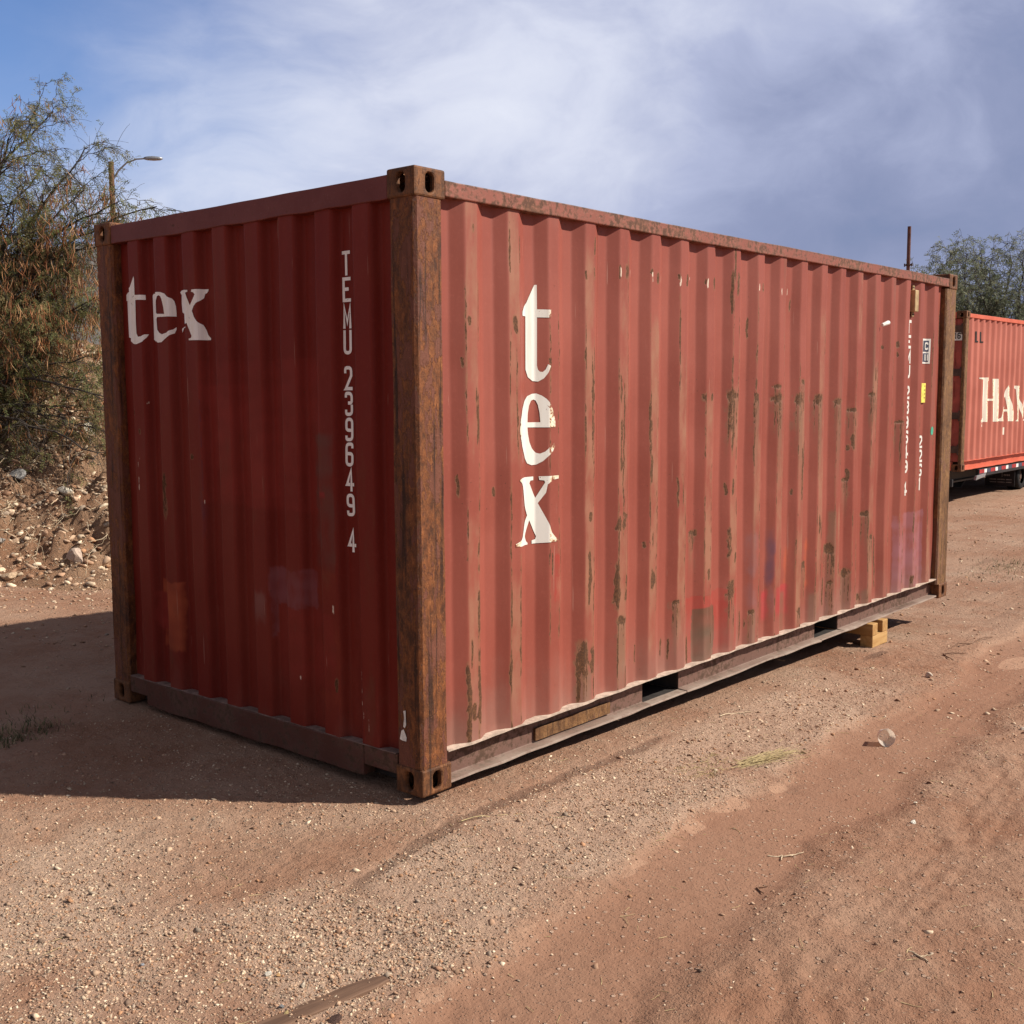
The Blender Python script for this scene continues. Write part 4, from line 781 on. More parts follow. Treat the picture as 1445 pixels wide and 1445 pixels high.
def axis(lo, hi, step, far, k=1.16):
    a = list(np.arange(lo, hi+1e-6, step)); d = step; p = hi
    while p < far: d *= k; p += d; a.append(p)
    d = step; p = lo; b_ = []
    while p > -far: d *= k; p -= d; b_.append(p)
    return np.array(b_[::-1]+a)
gx_ = axis(-2.2, 5.2, .0165, 1500, 1.13); gy_ = axis(-3.2, 2.8, .0165, 1500, 1.13)
X, Y = np.meshgrid(gx_, gy_)
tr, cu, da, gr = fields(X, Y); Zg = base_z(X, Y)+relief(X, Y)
Zg = np.where(np.hypot(X, Y) > 60, base_z(X, Y)-.2*sstep(np.hypot(X, Y), 60, 200), Zg)
n0, n1_ = X.shape; i = np.arange(n0-1)[:, None]*n1_+np.arange(n1_-1)[None]
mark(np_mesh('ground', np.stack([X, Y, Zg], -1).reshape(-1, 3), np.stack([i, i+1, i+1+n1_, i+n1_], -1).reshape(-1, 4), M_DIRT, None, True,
    dict(track=tr.ravel(), crust=cu.ravel(), shadow_dark=da.ravel(), gravel=gr.ravel())), kind='structure')

# ------------------------------------------------------------------ rubble bank behind the container
FOOT = [(-30, 21), (-9, 13.2), (-1, 8.2), (1.25, 6.45), (1.76, 5.75), (4, 5.3), (9, 5.6), (14, 8.5), (24, 12), (45, 14)]
def bank_h(X, Y):
    d = seg_dist(X, Y, FOOT); fx = np.array([p[0] for p in FOOT]); fy = np.array([p[1] for p in FOOT]); s = np.where(Y > np.interp(X, fx, fy), 1, -1)*d
    s = s+.25*fbm(X*.8, Y*.8, 3, 15)
    h = 2.05*sstep(s, -.4, 4.6)+.9*sstep(s, 4, 14)+.06*np.clip(s, 0, 3)
    h = h-.55*sstep(X, 6, 12)*sstep(s, .5, 4)
    r = (.16*fbm(X*1.4, Y*1.4, 4, 16)-.16*np.abs(fbm(X*2.6+Y*.7, Y*2.2, 3, 17))+.10*fbm(X*5, Y*6, 3, 18))*sstep(s, -.1, .9)
    return base_z(X, np.minimum(Y, 5))-.14*(1-sstep(s, -.6, .15))+h+r
def make_bank(x0, x1, y0, y1, nx, ny):
    xs = np.linspace(x0, x1, nx); ys = np.linspace(y0, y1, ny); X, Y = np.meshgrid(xs, ys); return X, Y, bank_h(X, Y)
bx_ = np.concatenate([np.linspace(-30, -1, 60)[:-1], np.linspace(-1, 7, 190)[:-1], np.linspace(7, 45, 80)]); by_ = np.concatenate([np.linspace(4.2, 14, 230)[:-1], np.linspace(14, 46, 60)])
X, Y = np.meshgrid(bx_, by_); Zb = bank_h(X, Y)
n0, n1_ = X.shape; i = np.arange(n0-1)[:, None]*n1_+np.arange(n1_-1)[None]
mark(np_mesh('embankment', np.stack([X, Y, Zb], -1).reshape(-1, 3), np.stack([i, i+1, i+1+n1_, i+n1_], -1).reshape(-1, 4), M_EMB, None, True), kind='structure')

# far ridge
th = np.linspace(math.radians(-40), math.radians(150), 220); V = []; F = []
for k, t in enumerate(th):
    hgt = 12+8*float(fbm(t*4, .3, 4, 3))+46*math.exp(-((math.degrees(t)-61)/7.5)**2)+8*math.exp(-((math.degrees(t)-100)/20)**2)
    for r, z in ((380, -4), (430, hgt*.55), (500, hgt), (640, -4)): V.append((math.cos(t)*r, math.sin(t)*r, z+(2*float(pnoise(t*40, r*.01, 5)) if z > 0 else 0)))
    if k: F += [((k-1)*4+j, k*4+j, k*4+j+1, (k-1)*4+j+1) for j in range(3)]
mark(np_mesh('hill', V, F, M_HILL, None, True), kind='structure')

# ------------------------------------------------------------------ loose stones
OCT = np.array([(1, 0, 0), (-1, 0, 0), (0, 1, 0), (0, -1, 0), (0, 0, 1), (0, 0, -1)], float)
OCF = np.array([(0, 2, 4), (2, 1, 4), (1, 3, 4), (3, 0, 4), (2, 0, 5), (1, 2, 5), (3, 1, 5), (0, 3, 5)])
PAL = np.array([(.44, .32, .24), (.38, .25, .18), (.56, .46, .36), (.32, .195, .135), (.33, .27, .225), (.66, .57, .46), (.38, .22, .135), (.20, .145, .115)])
PAL = PAL*np.array([1.04, .97, .87])
PALW = np.array([.24, .22, .16, .14, .09, .06, .06, .03]); PALW = PALW/PALW.sum()
_t = (1+5**.5)/2
ICO = np.array([(-1, _t, 0), (1, _t, 0), (-1, -_t, 0), (1, -_t, 0), (0, -1, _t), (0, 1, _t), (0, -1, -_t), (0, 1, -_t), (_t, 0, -1), (_t, 0, 1), (-_t, 0, -1), (-_t, 0, 1)])/(1+_t*_t)**.5
ICF = np.array([(0, 11, 5), (0, 5, 1), (0, 1, 7), (0, 7, 10), (0, 10, 11), (1, 5, 9), (5, 11, 4), (11, 10, 2), (10, 7, 6), (7, 1, 8), (3, 9, 4), (3, 4, 2), (3, 2, 6), (3, 6, 8), (3, 8, 9), (4, 9, 5), (2, 4, 11), (6, 2, 10), (8, 6, 7), (9, 8, 1)])
def stones(name, px, py, pz, size, mat, seed, palw=PALW, flat=.62, sink=.42, shape=(OCT, OCF)):
    R = np.random.default_rng(seed); n = len(px); B_, BF = shape; nv = len(B_)
    v = B_[None]*R.uniform(.62, 1.25, (n, nv, 1))+R.normal(0, .16, (n, nv, 3)); v[..., 2] *= flat; v[..., 0] *= R.uniform(.8, 1.5, (n, 1))
    a = R.uniform(0, 2*np.pi, n); c, s = np.cos(a)[:, None], np.sin(a)[:, None]; x = v[..., 0]*c-v[..., 1]*s; y = v[..., 0]*s+v[..., 1]*c
    t = R.normal(0, .35, (n, 1)); z = v[..., 2]+x*t
    Vv = np.stack([px[:, None]+x*size[:, None], py[:, None]+y*size[:, None], pz[:, None]+(z+flat*(1-2*sink)*.5)*size[:, None]], -1).reshape(-1, 3)
    Ff = (BF[None]+np.arange(n)[:, None, None]*nv).reshape(-1, 3)
    col = PAL[R.choice(len(PAL), n, p=palw)]*R.uniform(.75, 1.2, (n, 1)); col = np.repeat(np.concatenate([np.clip(col, 0, .85), np.ones((n, 1))], 1)[:, None], nv, 1).reshape(-1, 4)
    return np_mesh(name, Vv, Ff, mat, None, False, None, dict(col=col))
FOOT_ = [(-9, 13.2), (-1, 8.2), (1.25, 6.45), (1.76, 5.75), (4, 5.3)]
px_, py_, sz_ = [], [], []
def scatter(n, x0, x1, y0, y1, smin, smax, dens):
    x = RNG.uniform(x0, x1, n); y = RNG.uniform(y0, y1, n); k = RNG.random(n) < dens(x, y)
    k &= ~((x > .0) & (x < 6.06) & (y > .05) & (y < 2.4)); x = x[k]; y = y[k]
    s = smin*(smax/smin)**(RNG.random(len(x))**2.2); px_.append(x); py_.append(y); sz_.append(s)
gd = lambda x, y: np.clip(fields(x, y)[3]*1.05, .03, 1)
wedge = lambda x, y: (np.abs(np.arctan2(y+3.28, x+3.23)-.71) < .47)
scatter(125000, -2.2, 1.2, -2.9, 2.2, .0020, .0075, lambda x, y: gd(x, y)*wedge(x, y))
scatter(60000, -.5, 4.2, -2.8, .3, .0024, .0085, lambda x, y: gd(x, y)*wedge(x, y)*.75)
scatter(22000, -2, 8, -2.6, 6.2, .004, .014, lambda x, y: np.clip(gd(x, y)*.5, .05, 1)*wedge(x, y))
scatter(15000, 3, 16, -2.4, 4, .007, .022, lambda x, y: .30*wedge(x, y)*np.ones_like(x))
scatter(30000, -2.2, -.7, -1.1, .5, .0028, .0090, lambda x, y: gd(x, y)*wedge(x, y)*(.35+.65*sstep(-y-.5*(x+1.3), .0, .45)))
scatter(5200, -2.2, 3.2, -2.9, 1.5, .008, .016, lambda x, y: np.clip(gd(x, y), .06, 1)*wedge(x, y)*.5)
scatter(9000, -1.5, 3.5, 3.2, 8.0, .006, .022, lambda x, y: wedge(x, y)*(.15+.85*sstep(y-np.interp(x, [p[0] for p in FOOT_], [p[1] for p in FOOT_]), -2.0, 0)))
px_ = np.concatenate(px_); py_ = np.concatenate(py_); sz_ = np.concatenate(sz_)
mark(stones('gravel', px_, py_, ground_z(px_, py_), sz_, M_STONE, 5), kind='stuff')
# rubble on the bank: cream and grey chips, bigger than the yard gravel
n = 150000; x = RNG.uniform(-1.5, 7.5, n); y = RNG.uniform(4.6, 13.5, n); az = np.arctan2(y+3.28, x+3.23)
fyl = np.interp(x, [p[0] for p in FOOT], [p[1] for p in FOOT]); k = (y > fyl-.5) & (az > .92) & (az < 1.28) & (RNG.random(n) < .3+.7*sstep(y-fyl, .2, 2.4)*(.6+.8*pnoise(x*1.3, y*1.3, 3)))
x = x[k]; y = y[k]; s = .006*(.048/.006)**(RNG.random(len(x))**3.4)
mark(stones('rubble', x, y, bank_h(x, y), s, M_STONE, 8, np.array([.15, .14, .25, .09, .14, .14, .05, .04]), .62, .42, (ICO, ICF)), kind='stuff')
# ------------------------------------------------------------------ single rocks
def rock(loc, size, col, label, flat=.65, seed=0, group=None, rot=0.):
    R = np.random.default_rng(seed+100); bm = bmesh.new(); bmesh.ops.create_icosphere(bm, subdivisions=3, radius=1)
    pl_ = [(Vector(R.normal(0, 1, 3)).normalized(), R.uniform(.38, .80)) for _ in range(13)]
    for v in bm.verts:
        for nrm, d in pl_:
            k = v.co.dot(nrm)
            if k > d: v.co -= nrm*(k-d)*.92
        v.co *= 1+.04*float(pnoise(v.co.x*3, v.co.y*3+v.co.z*2, seed))
        v.co.z *= flat
    me = bpy.data.meshes.new('rock'); bm.to_mesh(me); bm.free()
    o = link('rock', me, simple('rock_stone', col, .9, .2, var=.22, scale=6, bump=.05), None)
    o.location = loc; o.scale = (size[0], size[1], size[0]); o.rotation_euler = (0, 0, rot)
    return mark(o, label, 'rock', group)
def on(x, y, dz=0.): return (x, y, float(ground_z(np.array([x]), np.array([y]))[0])+dz)
G1 = 'loose stones on the open dirt'; G2 = 'rocks on the bank'
rock(on(-1.277, -.624, .006), (.015, .012), (.62, .58, .50), 'small blocky white stone beside an orange pebble in the gravel', .75, 1, G1)
rock(on(-1.258, -.652, .004), (.009, .008), (.50, .30, .14), 'orange pebble touching a blocky white stone in the gravel', .8, 2, G1)
rock(on(-1.251, -.761, .004), (.017, .010), (.56, .47, .36), 'flat cream slab-shaped pebble in the gravel', .45, 3, G1, .6)
rock(on(-1.362, -.802, .004), (.011, .009), (.20, .20, .20), 'smooth grey pebble above the buried plank end', .7, 4, G1)
rock(on(-1.375, -.842, .004), (.010, .008), (.55, .42, .20), 'yellowish chip of stone beside the buried plank', .6, 5, G1)
rock(on(-1.492, -.297, .004), (.011, .009), (.25, .26, .29), 'bluish grey pebble alone in the pale gravel', .6, 6, G1)
rock(on(1.225, -1.606, .006), (.020, .013), (.74, .70, .60), 'bright white flake of stone on the reddish dirt', .5, 7, G1, .4)
rock(on(1.453, -1.524, .005), (.013, .010), (.66, .58, .46), 'smaller cream chip just beyond the bright white flake', .6, 8, G1)
rock(on(3.858, -.677, .012), (.040, .024), (.60, .50, .40), 'pale pebble lying alone between the timber blocks and the clear cup', .6, 9, G1, .9)
rock(on(2.95, -1.52, .006), (.018, .015), (.60, .50, .40), 'little pale stone on the dirt beyond the clear cup', .6, 10, G1)
def onb(x, y, dz=0.): return (x, y, float(bank_h(np.array([x]), np.array([y]))[0])+dz)
def onmax(x, y, dz=0.): return (x, y, max(on(x, y)[2], onb(x, y)[2])+dz)
rock(onmax(1.42, 6.62, .03), (.115, .07), (.46, .33, .22), 'flat tan rock at the foot of the bank', .42, 21, G2, .3)
rock(onmax(1.90, 6.33, .05), (.115, .10), (.47, .36, .29), 'blocky pinkish rock at the foot of the bank, nearest the container', .85, 22, G2, .8)
rock(onb(2.35, 7.35, .05), (.12, .06), (.62, .56, .46), 'long white rock part way up the bank', .5, 23, G2, 2.2)
rock(onb(2.15, 7.9, .05), (.12, .10), (.24, .23, .22), 'dark grey rock in a hollow of the bank', .6, 24, G2, 1.2)
rock(onb(3.05, 8.15, .05), (.13, .09), (.66, .60, .50), 'white angular rock high on the bank under the branches', .7, 25, G2, .5)
rock(onb(1.55, 7.1, .03), (.12, .08), (.27, .24, .21), 'low slate-grey rock behind the flat tan rock', .45, 26, G2, .2)

# ------------------------------------------------------------------ timber cribbing under the far end
def block(x0, x1, y0, y1, z0, z1, mat, label, rz=0.):
    o = empty('timber_block', ((x0+x1)/2, (y0+y1)/2, z0), label, 'timber block', 'timber blocks propping the container')
    hx, hy = (x1-x0)/2, (y1-y0)/2; b = MB(); b.quadbox(-hx, hx, -hy, hy, 0, z1-z0); ob = b.build('timber', mat, o, bevel=.005); o.rotation_euler[2] = rz
    return o
def solid(name, x0, x1, y0, y1, z0, z1, mat, label, rz=0.):
    hx, hy = (x1-x0)/2, (y1-y0)/2; b = MB(); b.quadbox(-hx, hx, -hy, hy, 0, z1-z0); o = b.build(name, mat, None, bevel=.005)
    o.location = ((x0+x1)/2, (y0+y1)/2, z0); o.rotation_euler[2] = rz
    return mark(o, label, 'timber block', 'timber blocks propping the container')
zb0 = -.163
solid('timber_block', 4.523, 4.79, -.027, .068, zb0, zb0+.088, M_WOODX, 'short timber block on the dirt with its long sawn side in full sun')
solid('timber_block', 4.52, 4.80, .66, .76, zb0-.005, zb0+.088, M_WOODX, 'lower timber block set back in the shade under the container', .03)
solid('timber_block', 4.512, 4.602, -.030, .84, zb0+.0892, .0125, M_WOODY, 'upper timber block laid crosswise, nearer the camera of the pair', .0)
solid('timber_block', 4.702, 4.797, -.024, .82, zb0+.0892, .0125, M_WOODY, 'upper timber block laid crosswise, farther along of the pair', .0)

# half-buried plank
b = MB(); b.sweep([(-.038, -.01), (-.038, .012), (.038, .012), (.038, -.01)], 'x', np.linspace(0, .46, 20), lambda p, a, c: (a*(1-.55*max(0, 1-p/.06))+.003*float(pnoise(p*12, a*20, 3)), c+.004*float(pnoise(p*9, 1, 2))))
o = b.build('plank', M_PLANK, None, bevel=.003); o.location = on(-1.065, -.915, -.003); o.rotation_euler = (.10, 0, math.radians(171))
mark(o, 'weathered brown plank half-buried in the gravel at the bottom edge', 'plank')
rock(on(-1.315, -.985, .004), (.026, .020), (.085, .05, .04), 'dark crumbly clod of earth against the buried plank', .7, 31, G1)

# clear plastic cup lying on its side
cup = empty('plastic_cup', on(2.30, -1.03, .038), 'clear scuffed plastic cup lying on its side on the dirt', 'cup')
b = MB(); K = 26; rings = [(0, .030), (.004, .031), (.075, .042), (.080, .044), (.083, .043), (.080, .0425), (.075, .0405), (.005, .0295)]
for z, r in rings:
    for k in range(K): t = 2*math.pi*k/K; b.v.append((r*math.cos(t)*(1+.06*math.sin(2*t+z*20)), r*math.sin(t), z))
for i in range(len(rings)-1):
    for k in range(K): b.f.append((i*K+k, i*K+(k+1) % K, (i+1)*K+(k+1) % K, (i+1)*K+k))
c1 = b.build('cup_wall', M_PLASTIC, cup, smooth=True)
b = MB(); b.cyl((0, 0, .001), (0, 0, .003), .0295, k=26); b.build('cup_base', M_PLASTIC, cup)
cup.rotation_euler = (0, math.radians(82), math.radians(215))

# ------------------------------------------------------------------ twigs and straw
def tubes(polys, k=5):
    Vs, Fs, b0 = [], [], 0
    for P, R in polys:
        P = np.asarray(P, float); R = np.broadcast_to(np.asarray(R, float), (len(P),)); T = np.gradient(P, axis=0); T /= np.linalg.norm(T, axis=1)[:, None]+1e-9
        ref = np.where(np.abs(T[:, 2:3]) > .9, np.array([[1., 0, 0]]), np.array([[0, 0, 1.]])); A = np.cross(T, ref); A /= np.linalg.norm(A, axis=1)[:, None]+1e-9; B = np.cross(T, A)
        t = 2*np.pi*np.arange(k)/k; ring = P[:, None]+R[:, None, None]*(A[:, None]*np.cos(t)[None, :, None]+B[:, None]*np.sin(t)[None, :, None])
        n = len(P); Vs.append(ring.reshape(-1, 3)); i = np.arange(n-1)[:, None]*k+np.arange(k)[None]; j = np.arange(n-1)[:, None]*k+(np.arange(k)[None]+1) % k
        Fs.append(np.stack([i, j, j+k, i+k], -1).reshape(-1, 4)+b0); b0 += n*k
    return np.concatenate(Vs), np.concatenate(Fs)
def crooked(p0, p1, n, amp, R):
    t = np.linspace(0, 1, n)[:, None]; p0 = np.array(p0); p1 = np.array(p1); L = np.linalg.norm(p1-p0)
    w = np.cumsum(R.normal(0, 1, (n, 3)), 0); w -= t*w[-1]; return p0*(1-t)+p1*t+w*amp*L/n**.5
def twig(name, pts, r, mat, label):
    R = np.random.default_rng(len(label)); pol = []
    for a, b_, ra, rb in pts:
        za, zb_ = on(*a)[2]+r*1.2, on(*b_)[2]+r*1.2
        pol.append((crooked((a[0], a[1], za), (b_[0], b_[1], zb_), 9, .05, R)*np.array([1, 1, 1]), np.linspace(ra, rb, 9)))
    return mark(np_mesh(name, *tubes(pol), mat, None, True), label, 'twig', 'twigs lying on the dirt')
twig('twig', [((.545, -1.31), (.60, -1.385), .004, .003), ((.575, -1.35), (.53, -1.372), .003, .002), ((.59, -1.37), (.66, -1.40), .003, .0015)], .004, M_TWIGP, 'pale forked twig on smooth dirt below the straw')
twig('twig', [((.09, -2.05), (.05, -2.105), .0035, .002), ((.075, -2.07), (.115, -2.095), .0025, .0015), ((.09, -2.05), (.088, -2.03), .003, .002)], .003, M_TWIGP, 'pale Y-shaped twig on the reddish dirt in the front corner')
twig('twig', [((4.62, -.50), (5.60, -.52), .007, .003), ((4.62, -.50), (4.50, -.60), .006, .003), ((4.62, -.50), (4.75, -.60), .005, .003)], .006, M_TWIGD, 'long thin brown branch with a forked end past the timber blocks')
twig('twig', [((.235, -1.43), (.20, -1.475), .004, .002), ((.235, -1.43), (.275, -1.452), .003, .002)], .004, M_TWIGD, 'short dark brown twig on the smooth dirt')
twig('twig', [((-.02, -.235), (.22, -.36), .0022, .001)], .002, M_STRAW, 'thin straw-coloured stem beside the dark damp line')  # the dark line is the soft shadow painted into the dirt, not damp
twig('twig', [((2.10, -.19), (2.27, -.25), .004, .002), ((2.27, -.25), (2.30, -.28), .003, .002)], .004, M_TWIGP, 'curled pale strip on the dirt beside the long rail')
R = np.random.default_rng(3); pol = []
for _ in range(70):
    a = R.normal(0, 1, 2)*np.array([.05, .02]); p0 = np.array([1.42+a[0], -.715+a[1]]); d = np.array([.30, -.12])*R.uniform(.35, 1.15)+R.normal(0, .03, 2); p1 = p0+d
    z0 = on(*p0)[2]+.004; pol.append((crooked((*p0, z0), (*p1, on(*p1)[2]+R.uniform(.004, .05)), 7, .06, R), np.linspace(.0016, .0007, 7)))
mark(np_mesh('dry_grass', *tubes(pol, 3), M_STRAW, None, True), 'flattened tuft of dry straw-coloured grass on the dirt', 'grass tuft')
pol = []
for _ in range(420):
    p = np.array([RNG.uniform(-2, 4), RNG.uniform(-2.6, .2)]) if _ < 300 else np.array([RNG.uniform(1.1, 1.5), RNG.uniform(-.72, -.5)])
    a = RNG.uniform(0, 6.28); l = RNG.uniform(.015, .06); q_ = p+l*np.array([math.cos(a), math.sin(a)])
    pol.append((crooked((*p, on(*p)[2]+.002), (*q_, on(*q_)[2]+.003), 4, .08, RNG), np.linspace(.0013, .0007, 4)))
mark(np_mesh('straw_litter', *tubes(pol, 3), M_STRAW, None, True), kind='stuff')
# weeds
def blades(name, spots, hmin, hmax, cols, kind='stuff'):
    V, F, C_ = [], [], []
    for (cx, cy, rx, ry, n) in spots:
        for _ in range(n):
            x, y = RNG.normal(cx, rx), RNG.normal(cy, ry); z = onmax(x, y)[2]; a = RNG.uniform(0, 6.28); h = RNG.uniform(hmin, hmax); l = h*RNG.uniform(.2, 1.1); w = RNG.uniform(.0015, .004)
            d = np.array([math.cos(a), math.sin(a), 0]); s = np.array([-d[1], d[0], 0])*w; p = np.array([x, y, z-.005]); b0 = len(V)
            for k, t in enumerate((0, .5, 1)): c_ = p+d*l*t**1.6+np.array([0, 0, h*(t-.35*t*t)]); V += [c_-s*(1-t*.9), c_+s*(1-t*.9)]
            F += [(b0, b0+1, b0+3, b0+2), (b0+2, b0+3, b0+5, b0+4)]; col = np.array(cols[RNG.integers(len(cols))])*RNG.uniform(.7, 1.2); C_ += [(*col, 1)]*6
    return mark(np_mesh(name, V, F, M_GRASS, None, False, None, dict(col=np.array(C_))), kind=kind)
blades('weeds', [(-.62, 2.27, .12, .09, 260), (-.75, 2.12, .12, .05, 120), (-.35, 2.55, .2, .1, 60), (9.6, .55, .6, .18, 500), (10.6, -.1, .5, .15, 260), (2.2, 6.4, .5, .25, 120), (3.2, 7.2, 1, .5, 160)], .02, .075, [(.08, .10, .04), (.13, .13, .06), (.30, .24, .13), (.05, .075, .03), (.36, .29, .17)])
# roots and dead stems hanging out of the bank
pol = []
for _ in range(190):
    x = RNG.uniform(1.0, 4.4); y = RNG.uniform(6.3, 10.5); p = onb(x, y, .02); a = RNG.uniform(0, 6.28); l = RNG.uniform(.15, .65); q_ = onb(x+l*math.cos(a), y+l*math.sin(a), RNG.uniform(-.02, .10))
    pol.append((crooked(p, q_, 12, .26, RNG), np.linspace(RNG.uniform(.0025, .0065), .0015, 12)))
mark(np_mesh('dead_stems', *tubes(pol, 4), M_TWIGP, None, True), kind='stuff')

# ------------------------------------------------------------------ poles
lamp = empty('street_lamp', (18.70, 34.12, 0), 'wooden pole street lamp with a curved arm, rising behind the tree with the brown pods', 'street lamp')
b = MB(); b.sweep([(.095*math.cos(t), .095*math.sin(t)) for t in np.linspace(0, 2*math.pi, 11)[:-1]], 'z', np.linspace(-.6, 9.74, 30), lambda p, a, c: (a*(1.15-.02*p)+.008*float(pnoise(p*.8, a*9, 2)), c*(1.15-.02*p))); b.build('pole', M_POLE, lamp, smooth=True)
P_ = [(.05, -.05, 9.15), (.16, -.18, 9.42), (.36, -.40, 9.70), (.60, -.66, 9.83), (.80, -.88, 9.85)]
np_mesh('arm', *tubes([(P_, [.035, .033, .030, .028, .028])], 8), M_GALV, lamp, True)
b = MB(); hd = []
for t, w, h0, h1 in ((0, .045, -.03, .04), (.10, .075, -.05, .06), (.30, .10, -.06, .07), (.52, .085, -.05, .05), (.62, .03, -.02, .02)):
    x, y = .78+.67*t*1.05, -.86-.74*t*1.05; nx, ny = .74, .67
    b.v += [(x-nx*w, y-ny*w, 9.85+h0), (x+nx*w, y+ny*w, 9.85+h0), (x+nx*w*.8, y+ny*w*.8, 9.85+h1), (x-nx*w*.8, y-ny*w*.8, 9.85+h1)]
for i in range(4): b.f += [(4*i+j, 4*i+(j+1) % 4, 4*i+4+(j+1) % 4, 4*i+4+j) for j in range(4)]
b.f += [(3, 2, 1, 0), (16, 17, 18, 19)]; b.build('lamp_head', M_GALV, lamp, smooth=True)
pipe = empty('pipe_pole', (22.80, 7.06, 0), 'thin rust-brown pipe standing upright behind the far end of the near container', 'pole')
b = MB(); b.cyl((0, 0, -.4), (0, 0, 5.36), .041, k=14); b.build('pipe', M_PIPE, pipe, smooth=False)
b = MB(); b.cyl((0, 0, 4.47), (0, 0, 4.52), .052, k=14); b.quadbox(-.012, .012, -.09, .09, 4.48, 4.51); b.cyl((0, -.085, 4.46), (0, -.085, 4.53), .016, k=8); b.cyl((0, .085, 4.46), (0, .085, 4.53), .016, k=8); b.build('clamp', M_HINGE, pipe)

# ------------------------------------------------------------------ trailer under the second container
tr_ = empty('trailer', (15.46, 3.164, -.215), 'low black container trailer with red and white reflector strip, under the orange-red container', 'trailer')
for y in (.45, 1.93):
    b = MB(); b.quadbox(-.15, 12, y-.07, y+.07, .50, .54); b.quadbox(-.15, 12, y-.07, y+.07, .30, .33); b.quadbox(-.15, 12, y-.01, y+.01, .331, .499); b.build('beam', M_TRUCK, tr_)
for x in (.0, 1.2, 2.4, 3.6, 4.8, 6.0): 
    b = MB(); b.quadbox(x-.05, x+.05, .521, 1.859, .36, .49); b.build('cross_beam', M_TRUCK, tr_)
b = MB(); b.quadbox(.85, 12, -.006, .05, .415, .538); b.build('side_rail', M_TRUCK, tr_, bevel=.004)
x = .55
for i in range(24):
    w_, mt_ = ((.24, M_REDREF), (.13, M_WHTREF), (.20, M_BLUREF))[i % 3]
    b = MB(); b.quadbox(x+.32, x+.32+w_-.008, -.010, -.0055, .468, .530); b.build('reflector', mt_, tr_); x += w_
def wheel(x, y0, y1, r):
    w = MB(); prof_ = [(r*.55, 0), (r*.93, .0), (r, .03), (r, y1-y0-.03), (r*.93, y1-y0), (r*.55, y1-y0)]; K = 28
    for ra, dy in prof_:
        for k in range(K): t = 2*math.pi*k/K; w.v.append((x+ra*math.cos(t), y0+dy, .005+r+ra*math.sin(t)))
    for i in range(len(prof_)-1):
        for k in range(K): w.f.append((i*K+k, i*K+(k+1) % K, (i+1)*K+(k+1) % K, (i+1)*K+k))
    o = w.build('wheel', M_BLACK, tr_, smooth=True)
    h = MB(); h.cyl((x, y0+.05, .005+r), (x, y1-.05, .005+r), r*.54, k=20); h.cyl((x, y0+.02, .005+r), (x, y0+.05, .005+r), r*.22, k=12); h.build('rim', M_HINGE, o)
for x in (.62, 3.55, 4.25):
    for y0, y1 in ((.10, .33) if x > 1 else (.56, .84), (2.10, 2.33) if x > 1 else (1.50, 1.78)): wheel(x, y0, y1, .25)
    b = MB(); b.cyl((x, .34 if x > 1 else .85, .255), (x, 2.09 if x > 1 else 1.49, .255), .045); b.build('axle', M_TRUCK, tr_)
for y in (.05, 1.86):
    b = MB(); b.sweep([(2.96, y), (2.972, y), (2.972, y+.52), (2.96, y+.52)], 'z', np.linspace(.10, .46, 6), lambda p, a, c: (a+.02*(p-.46), c)); mf = b.build('mudflap', M_FLAP, tr_)
    if y < 1:
        fl = lambda u, d, z: (d+.02*(z-.46), u, z); sx = lambda u: .05+.52-u
        lay('flap_print', [(q_, None) for q_ in strokes('f', .27, .27, .05, .145, .012, -1)], None, fl, M_FLAPTXT, mf, base_d=2.957)
        for zz_, seq in ((.375, 'ET'), (.285, 'TEM')):
            lettering('flap_print', [(c, .235-.036*i, zz_-.0, .028, .036, .007) for i, c in enumerate(seq)], None, fl, M_FLAPTXT, mf, base_d=2.957, flip=-1) if False else None
        for zz_ in (.215, .165):
            lay('flap_print', [(rect(a_, a_+w2, zz_, zz_+.016), None) for a_, w2 in ((.10, .10), (.22, .13), (.37, .12))], None, fl, M_FLAPTXT, mf, base_d=2.957)
        lay('flap_print', [(rect(a_, a_+.022, z_, z_+.03), None) for z_ in (.375, .29) for a_ in (.135, .165, .195, .22)], None, fl, M_FLAPTXT, mf, base_d=2.957)
b = MB(); b.sweep([(2.2, .10), (2.24, .10), (2.60, .34), (2.56, .34)], 'y', [.75, 1.75]); b.build('ramp_plate', simple('dull_grey_plate', (.07, .068, .07), .7, .3), tr_, bevel=.004)
b = MB(); b.sweep([(.58, .385), (1.02, .405), (1.06, .47), (.62, .45)], 'y', [-.055, -.012], lambda p, a, c: (a+.02*float(pnoise(a*7, c*9, 2)), c+.03*float(pnoise(a*11, c*5, 3)))); b.build('step_plate', M_PLATE, tr_, bevel=.003)
b = MB(); b.quadbox(-.10, -.05, .1, 2.34, .30, .42); b.build('bumper', M_TRUCK, tr_, bevel=.004)
for y in (.35, 2.0):
    b = MB(); b.quadbox(-.108, -.1005, y-.08, y+.08, .33, .39); b.build('tail_light', M_REDREF, tr_)

